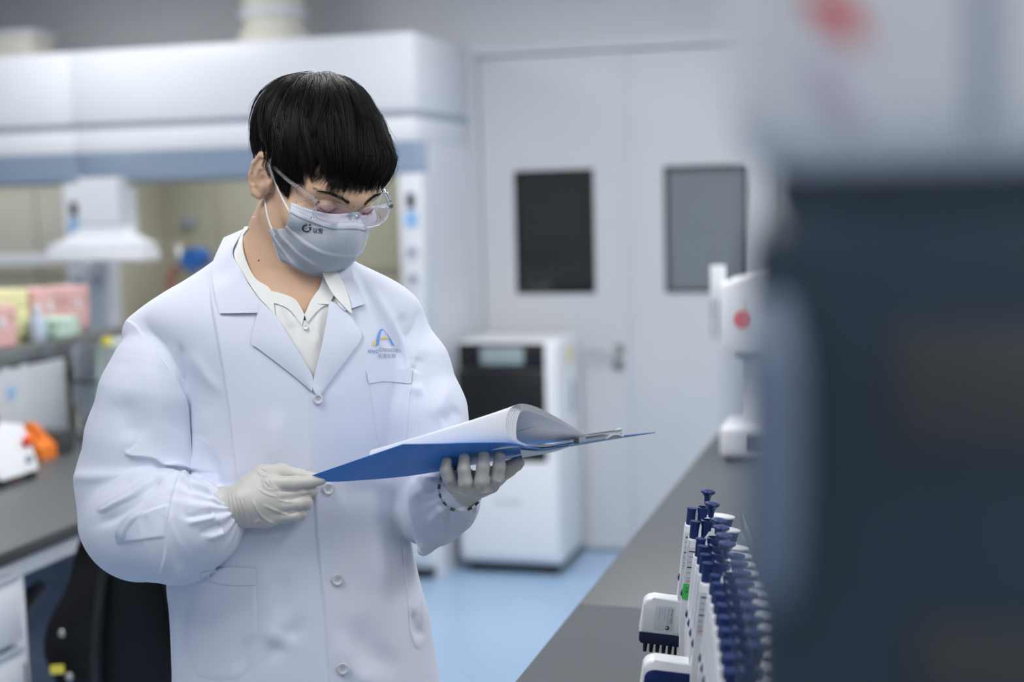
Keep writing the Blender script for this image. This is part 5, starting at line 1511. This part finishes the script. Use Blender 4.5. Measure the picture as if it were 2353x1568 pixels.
# ---------------------------------------------------------------- gloves
def build_glove_l():
    """hand at the left of the picture: pinches the folder corner, back of the hand to the camera"""
    F = Field(axis(480, 770, 1.7), axis(1050, 1240, 1.7), axis(90, 300, 2.0))
    W = 205.0
    F.chain([(498, 1168, 188, 50), (535, 1166, 196, 48), (562, 1160, 202, 50)], 0, sw=1.15)
    # metacarpals
    for (x, y, w_, r) in ((622, 1113, W + 2, 21), (634, 1138, W + 8, 22), (630, 1163, W + 6, 22), (618, 1186, W - 2, 21)):
        F.cap((556, 1156, 204), 34, (x, y, w_), r, 18)
    F.cap((560, 1185, 196), 26, (612, 1192, 196), 22, 14)
    # index: stretched to the pinch
    F.chain([(616, 1112, W + 6, 19), (678, 1111, W + 16, 16.5), (716, 1107, W + 16, 14), (740, 1105, W + 12, 10.5)], 7)
    # middle, ring, little: bent at the middle joint and folded away from the camera
    F.chain([(634, 1140, W + 8, 18), (690, 1132, W + 6, 15.5), (716, 1129, W - 2, 13.5), (714, 1126, W - 34, 12), (690, 1124, W - 52, 11)], 6)
    F.chain([(630, 1164, W + 6, 19), (690, 1157, W + 10, 16.5), (702, 1156, W + 2, 15.5), (700, 1152, W - 30, 13), (672, 1148, W - 48, 12)], 6)
    F.chain([(616, 1188, W - 2, 19), (676, 1184, W + 2, 16), (690, 1181, W - 6, 15), (688, 1176, W - 34, 12), (662, 1170, W - 48, 11)], 6)
    # thumb: leaves the side of the palm, over the top, to the folder corner
    F.chain([(572, 1126, 196, 34), (604, 1094, 184, 25), (648, 1086, 180, 20), (690, 1094, 186, 15), (728, 1097, 196, 10)], 9)
    v, f = F.mesh(); v = relax(v, f, 2); n = vnormals(v, f)
    Z3 = lambda X, Y: (480 + X / 6.03, 1000 + Y / 6.03)
    st = []
    for k, (a, b, c) in enumerate((((690, 730), (760, 800), (960, 870)), ((740, 650), (800, 740), (960, 775)), ((790, 620), (860, 720), (980, 770)), ((840, 600), (890, 700), (990, 770)))):
        st.append(('r', 2.0, 2.2, [Z3(*a), Z3(*b), Z3(*c)], (.2, .3)))
    st += [('r', 2.6, 2.6, [Z3(590, 880), Z3(680, 1060), Z3(820, 1190), Z3(1060, 1290)], (.2, .2)), ('r', 2.4, 2.6, [Z3(730, 960), Z3(880, 1030), Z3(1090, 1110)], (.2, .1)),
           ('r', 2.2, 2.4, [Z3(960, 900), Z3(1080, 930), Z3(1180, 915)], (.2, .2)), ('r', -2.5, 3, [Z3(1090, 915), Z3(1250, 870), Z3(1400, 830)], (.2, .0)), ('r', -2.5, 3, [Z3(1090, 1110), Z3(1250, 1060), Z3(1340, 1015)], (.2, .0)),
           ('r', -2.2, 3, [Z3(960, 785), Z3(1200, 780), Z3(1480, 730)], (.2, .0)), ('r', 1.8, 2.4, [Z3(660, 480), Z3(740, 560), Z3(900, 575)], (.2, .3)), ('r', -2.0, 3.0, [Z3(700, 460), Z3(760, 500), Z3(830, 530)], (.3, .3)),
           ('r', 2.0, 2.5, [Z3(600, 1180), Z3(640, 1240), Z3(700, 1290)], (.2, .3)), ('r', 2.2, 3, [Z3(620, 1230), Z3(680, 1190), Z3(720, 1220)], (.2, .3))]
    for k in range(9):
        x = 250 + 24 * k
        st.append(('r', 1.5 * (1 if k % 2 else -1), 2.0, [Z3(x, 760 + 12 * k), Z3(x + 20 + 4 * k, 960), Z3(x + 80 + 8 * k, 1180 + 6 * k)], (.25, .25)))
    fr = np.clip((n[:, 2] + .2) / .4, 0, 1)
    v = v + n * (stroke_disp(v, st) * fr)[:, None]
    return qmesh('glove', v, f, MS['glove'], person)
glove_l = build_glove_l()
def build_glove_r():
    """hand at the right of the picture: palm up under the folder, four fingers towards the camera and up"""
    F = Field(axis(975, 1225, 1.7), axis(1015, 1190, 1.7), axis(90, 330, 2.0))
    F.chain([(1032, 1136, 196, 45), (1050, 1128, 214, 45), (1064, 1124, 226, 43)], 0)
    for (x, y, w_, r) in ((1128, 1116, 262, 19), (1102, 1124, 268, 20), (1074, 1124, 266, 19), (1044, 1114, 256, 17)):
        F.cap((1064, 1124, 228), 31, (x, y, w_), r, 14)
    T = lambda pts: F.chain(pts, 4)
    T([(1130, 1114, 262, 18), (1142, 1098, 286, 16.5), (1147, 1072, 298, 15), (1148, 1049, 292, 13)])
    T([(1102, 1122, 268, 19), (1107, 1104, 296, 17), (1110, 1072, 306, 15.5), (1112, 1048, 298, 13.5)])
    T([(1073, 1122, 266, 18), (1069, 1106, 294, 16.5), (1066, 1078, 304, 15), (1067, 1053, 298, 13)])
    T([(1042, 1112, 256, 16.5), (1031, 1098, 280, 15), (1024, 1080, 290, 13.5), (1027, 1062, 288, 11.5)])
    # thumb on the far side, lying along the underside of the folder
    F.chain([(1090, 1112, 226, 30), (1136, 1096, 226, 24), (1168, 1078, 232, 18), (1188, 1066, 236, 14.5), (1194, 1062, 238, 11)], 8)
    v, f = F.mesh(); v = relax(v, f, 2); n = vnormals(v, f)
    Z4 = lambda X, Y: (940 + X / 7.127, 980 + Y / 7.127)
    st = [('r', 2.0, 2.4, [Z4(530, 860), Z4(600, 980), Z4(760, 1080), Z4(1000, 1170)], (.2, .2)), ('r', 1.6, 2.2, [Z4(790, 940), Z4(900, 1020), Z4(1080, 1080)], (.2, .2)), ('r', 1.6, 2.2, [Z4(1110, 1090), Z4(1250, 1090), Z4(1380, 1060)], (.2, .3)),
          ('r', 1.5, 2.0, [Z4(1170, 470), Z4(1210, 600), Z4(1220, 760)], (.2, .3)), ('r', 1.5, 2.0, [Z4(1310, 460), Z4(1250, 560), Z4(1230, 700)], (.2, .3)), ('r', 1.5, 2.0, [Z4(1450, 480), Z4(1480, 620), Z4(1490, 720)], (.2, .3)), ('r', 1.5, 2.0, [Z4(1590, 430), Z4(1520, 570), Z4(1490, 690)], (.2, .3)),
          ('r', 1.3, 2.0, [Z4(640, 560), Z4(590, 620), Z4(560, 700)], (.2, .3)), ('r', 1.3, 2.0, [Z4(1000, 480), Z4(950, 560), Z4(930, 650)], (.2, .3)), ('r', 1.8, 2.2, [Z4(1280, 880), Z4(1330, 960), Z4(1410, 965)], (.2, .3)), ('r', 1.4, 2.0, [Z4(1440, 915), Z4(1490, 905), Z4(1530, 870)], (.2, .3))]
    fr = np.clip((n[:, 2] + .2) / .4, 0, 1)
    v = v + n * (stroke_disp(v, st) * fr)[:, None]
    g = qmesh('glove', v, f, MS['glove'], person)
    # rolled bead at the glove opening
    c = np.array([1028., 1140., 192.]); ax_ = np.array([.30, -.17, .94]); ax_ /= np.linalg.norm(ax_)
    return g
glove_r = build_glove_r()
def hoop(name, c, ax_, r, rad, mt, parent, n=40, sq=1.0):
    c = np.array(c, float); ax_ = np.array(ax_, float); ax_ /= np.linalg.norm(ax_)
    e1 = np.cross(ax_, [0, 1., 0]); e1 /= np.linalg.norm(e1); e2 = np.cross(ax_, e1)
    pts = [q2w(c + r * (math.cos(a) * e1 + sq * math.sin(a) * e2)) - PBASE for a in np.linspace(0, 2 * PI, n, endpoint=False)]
    return tube_o(name, mt, parent, pts, rad, 8, True), (c, e1, e2, ax_)
hoop('cuff_bead', (1060, 1124, 230), (.24, -.12, .96), 44.5, .0013, MS['glove'], glove_r)

# bracelet watch under the right-hand cuff
wb_ = bpy.data.objects.new('wristwatch', None); C.objects.link(wb_); wb_.parent = person; wb_['label'] = 'steel bracelet of a wristwatch at the cuff'
c, e1, e2, ax_ = np.array([1057., 1125., 228.]), None, None, None
ax_ = np.array([.24, -.12, .96]); ax_ /= np.linalg.norm(ax_); e1 = np.cross(ax_, [0, 1., 0]); e1 /= np.linalg.norm(e1); e2 = np.cross(ax_, e1)
for k in range(30):
    a = 2 * PI * (k + .5) / 30; rr = 50.5
    ctr = c + rr * (math.cos(a) * e1 + math.sin(a) * e2); tn = -math.sin(a) * e1 + math.cos(a) * e2; nr = math.cos(a) * e1 + math.sin(a) * e2
    V = np.array([ctr + tn * i * 4.9 + nr * j * 2.6 + ax_ * l * 6.5 for i in (-1, 1) for j in (-1, 1) for l in (-1, 1)])
    qmesh('link', V, [(0, 1, 3, 2), (4, 6, 7, 5), (0, 4, 5, 1), (2, 3, 7, 6), (0, 2, 6, 4), (1, 5, 7, 3)], MS['chrome'] if k % 2 else M['dark'], wb_, smooth=False)

# trousers and shoes below the coat
def leg(x):
    base = q2w(np.array([x, 1500., -80.])); bx_, by_ = base[0] - PBASE[0], base[1] - PBASE[1]
    tr = tube_o('trouser_leg', MS['trouser'], person, [(bx_ * 1.0, by_, .95), (bx_, by_, .70), (bx_, by_ + .01, .48), (bx_, by_ + .02, .25), (bx_, by_ + .03, .06)], [.105, .098, .078, .072, .080], 20)
    bm = bmesh.new(); bx(bm, bx_ - .048, bx_ + .048, by_ - .15, by_ + .10, 0.0, .075, .03, 4)
    bmobj('shoe', bm, MS['shoe'], person, True)
leg(590); leg(790)

# ---------------------------------------------------------------- folder
FB = q2w(np.array([1060., 1040., 300.]))
folder = thing('folder', 'open blue plastic clip folder with curled white pages, held in gloved hands', 'folder', tuple(FB))
def fpatch(name, A, B, mt, parent, nu=40, nv=10, bulge=0.0, thick=.0007, off=0, byidx=False):
    def res(L, n):
        pts = np.array(smooth_path(L, 8)) if len(L) > 2 else np.array([np.array(L[0], float) * (1 - t) + np.array(L[1], float) * t for t in np.linspace(0, 1, 12)])
        s = np.concatenate([[0], np.cumsum(np.linalg.norm(np.diff(pts, axis=0), axis=1))]); s /= s[-1]
        if byidx: s = np.linspace(0, 1, len(pts))
        return np.stack([np.interp(np.linspace(0, 1, n), s, pts[:, k]) for k in range(3)], 1)
    a, b = res(A, nu), res(B, nu)
    V = np.array([a[i] * (1 - j / (nv - 1)) + b[i] * (j / (nv - 1)) + np.array([0, -bulge * 4 * (j / (nv - 1)) * (1 - j / (nv - 1)), off]) for j in range(nv) for i in range(nu)])
    Fq = np.array([(j * nu + i, j * nu + i + 1, (j + 1) * nu + i + 1, (j + 1) * nu + i) for j in range(nv - 1) for i in range(nu - 1)])
    return sheet(name, V.reshape(nv, nu, 3), thick * PXM, mt, parent, loc=FB)
# near edge (towards the camera, upper in the picture) and far edge (towards the chest, lower in the picture)
NEAR = [(926, 1021, 350), (1000, 1020, 356), (1080, 1018, 360), (1170, 1018, 364), (1215, 1027, 364), (1250, 1033, 364)]
FAR = [(714, 1094, 226), (752, 1107, 218), (840, 1103, 215), (930, 1095, 212), (1010, 1083, 212), (1120, 1062, 214), (1252, 1036, 216)]
fpatch('left_cover', NEAR, FAR, MS['folder'], folder, nu=50, nv=24)
fpatch('right_cover', [(1250, 1033, 364), (1330, 1017, 364), (1420, 1003, 366), (1506, 994, 368)], [(1252, 1037, 216), (1330, 1023, 214), (1420, 1008, 210), (1506, 995, 206)], MS['folder'], folder, nu=30, nv=12)
fpatch('pocket_sheet', [(1196, 1034, 330), (1240, 1038, 335), (1275, 1034, 335), (1310, 1024, 335)], [(1200, 1052, 262), (1240, 1045, 268), (1278, 1037, 272), (1310, 1026, 276)], MS['paper'], folder, nu=20, nv=8)
# flat pages on the right cover, then the turned pages: each sheet rises from the clip, rolls over and lies on the left cover
for k in range(4):
    fpatch('page', [(1200, 1024 - 1.2 * k, 350), (1250, 1027 - 1.5 * k, 350), (1300, 1019 - 1.4 * k, 350), (1340, 1012 - k, 350)], [(1190, 1028, 250), (1250, 1031 - k, 250), (1300, 1022 - k, 250), (1340, 1014 - k, 250)], MS['paper'], folder, nu=24, nv=5, thick=.00025)
def turned(k, n):
    t = k / (n - 1)                               # 0 outer sheet, 1 inner sheet
    sx = 1 - .0 * t
    NW = 352
    NEARP = [(1348 - 4 * t, 999 + 3 * t, NW), (1306, 974 + 8 * t, NW), (1262, 950 + 12 * t, NW), (1225, 934 + 13 * t, NW), (1195 + 5 * t, 929 + 14 * t, NW), (1172 + 18 * t, 941 + 18 * t, NW), (1163 + 23 * t, 968 + 12 * t, NW), (1166 + 20 * t, 995 + 4 * t, NW), (1180 + 10 * t, 1014 - 2 * t, NW), (1206 + 6 * t, 1026 - 2 * t, NW)]
    FARP = [(1334, 1008 + 2 * t, 250), (1270, 1016 + 2 * t, 238), (1180, 1021 + 2 * t, 230), (1060, 1026 + 2 * t, 224), (940, 1029 + 2 * t, 220), (866, 1032 + 2 * t, 218), (850, 1040 + 2 * t, 218), (858, 1050, 222), (900, 1053, 228), (960, 1053, 234)]
    return fpatch('turned_page', NEARP, FARP, MS['paper'], folder, nu=82, nv=26, thick=.00025, byidx=True)
for k in range(6): turned(k, 6)
# print on the inner sheet
fpatch('printed_rule', [(1190, 990, 345), (1227, 981, 342)], [(1190, 991, 345), (1227, 982, 342)], M['ink'], folder, nu=4, nv=2, thick=.0002)
# clip: rail, lever and two posts
def fbar(name, a, b, r, mt, parent, n=10): return tube_o(name, mt, parent, [q2w(np.array(a, float)) - FB, q2w(np.array(b, float)) - FB], r, n)
clip = bpy.data.objects.new('lever_clip', None); C.objects.link(clip); clip.parent = folder; clip['label'] = 'chrome lever clip'
fpatch('rail', [(1329, 1018, 372), (1430, 1004, 372)], [(1331, 1006, 366), (1428, 992, 366)], MS['chrome'], clip, nu=14, nv=4, thick=.001)
fpatch('lever', [(1346, 1000, 374), (1428, 989, 374)], [(1344, 999, 330), (1424, 988, 330)], MS['chrome'], clip, nu=12, nv=4, thick=.0016)
fbar('lever_end', (1414, 991, 376), (1428, 989, 376), .0022, MS['chrome'], clip)
fbar('post', (1325, 1020, 370), (1325, 1006, 370), .0036, M['dark'], clip)
fbar('post', (1318, 1016, 370), (1330, 1013, 370), .0022, M['black'], clip)
fpatch('plastic_catch', [(1392, 1008, 376), (1412, 998, 380), (1432, 1002, 376)], [(1394, 1010, 345), (1412, 1000, 345), (1434, 1004, 345)], M['white2'], clip, nu=12, nv=4, thick=.0015)
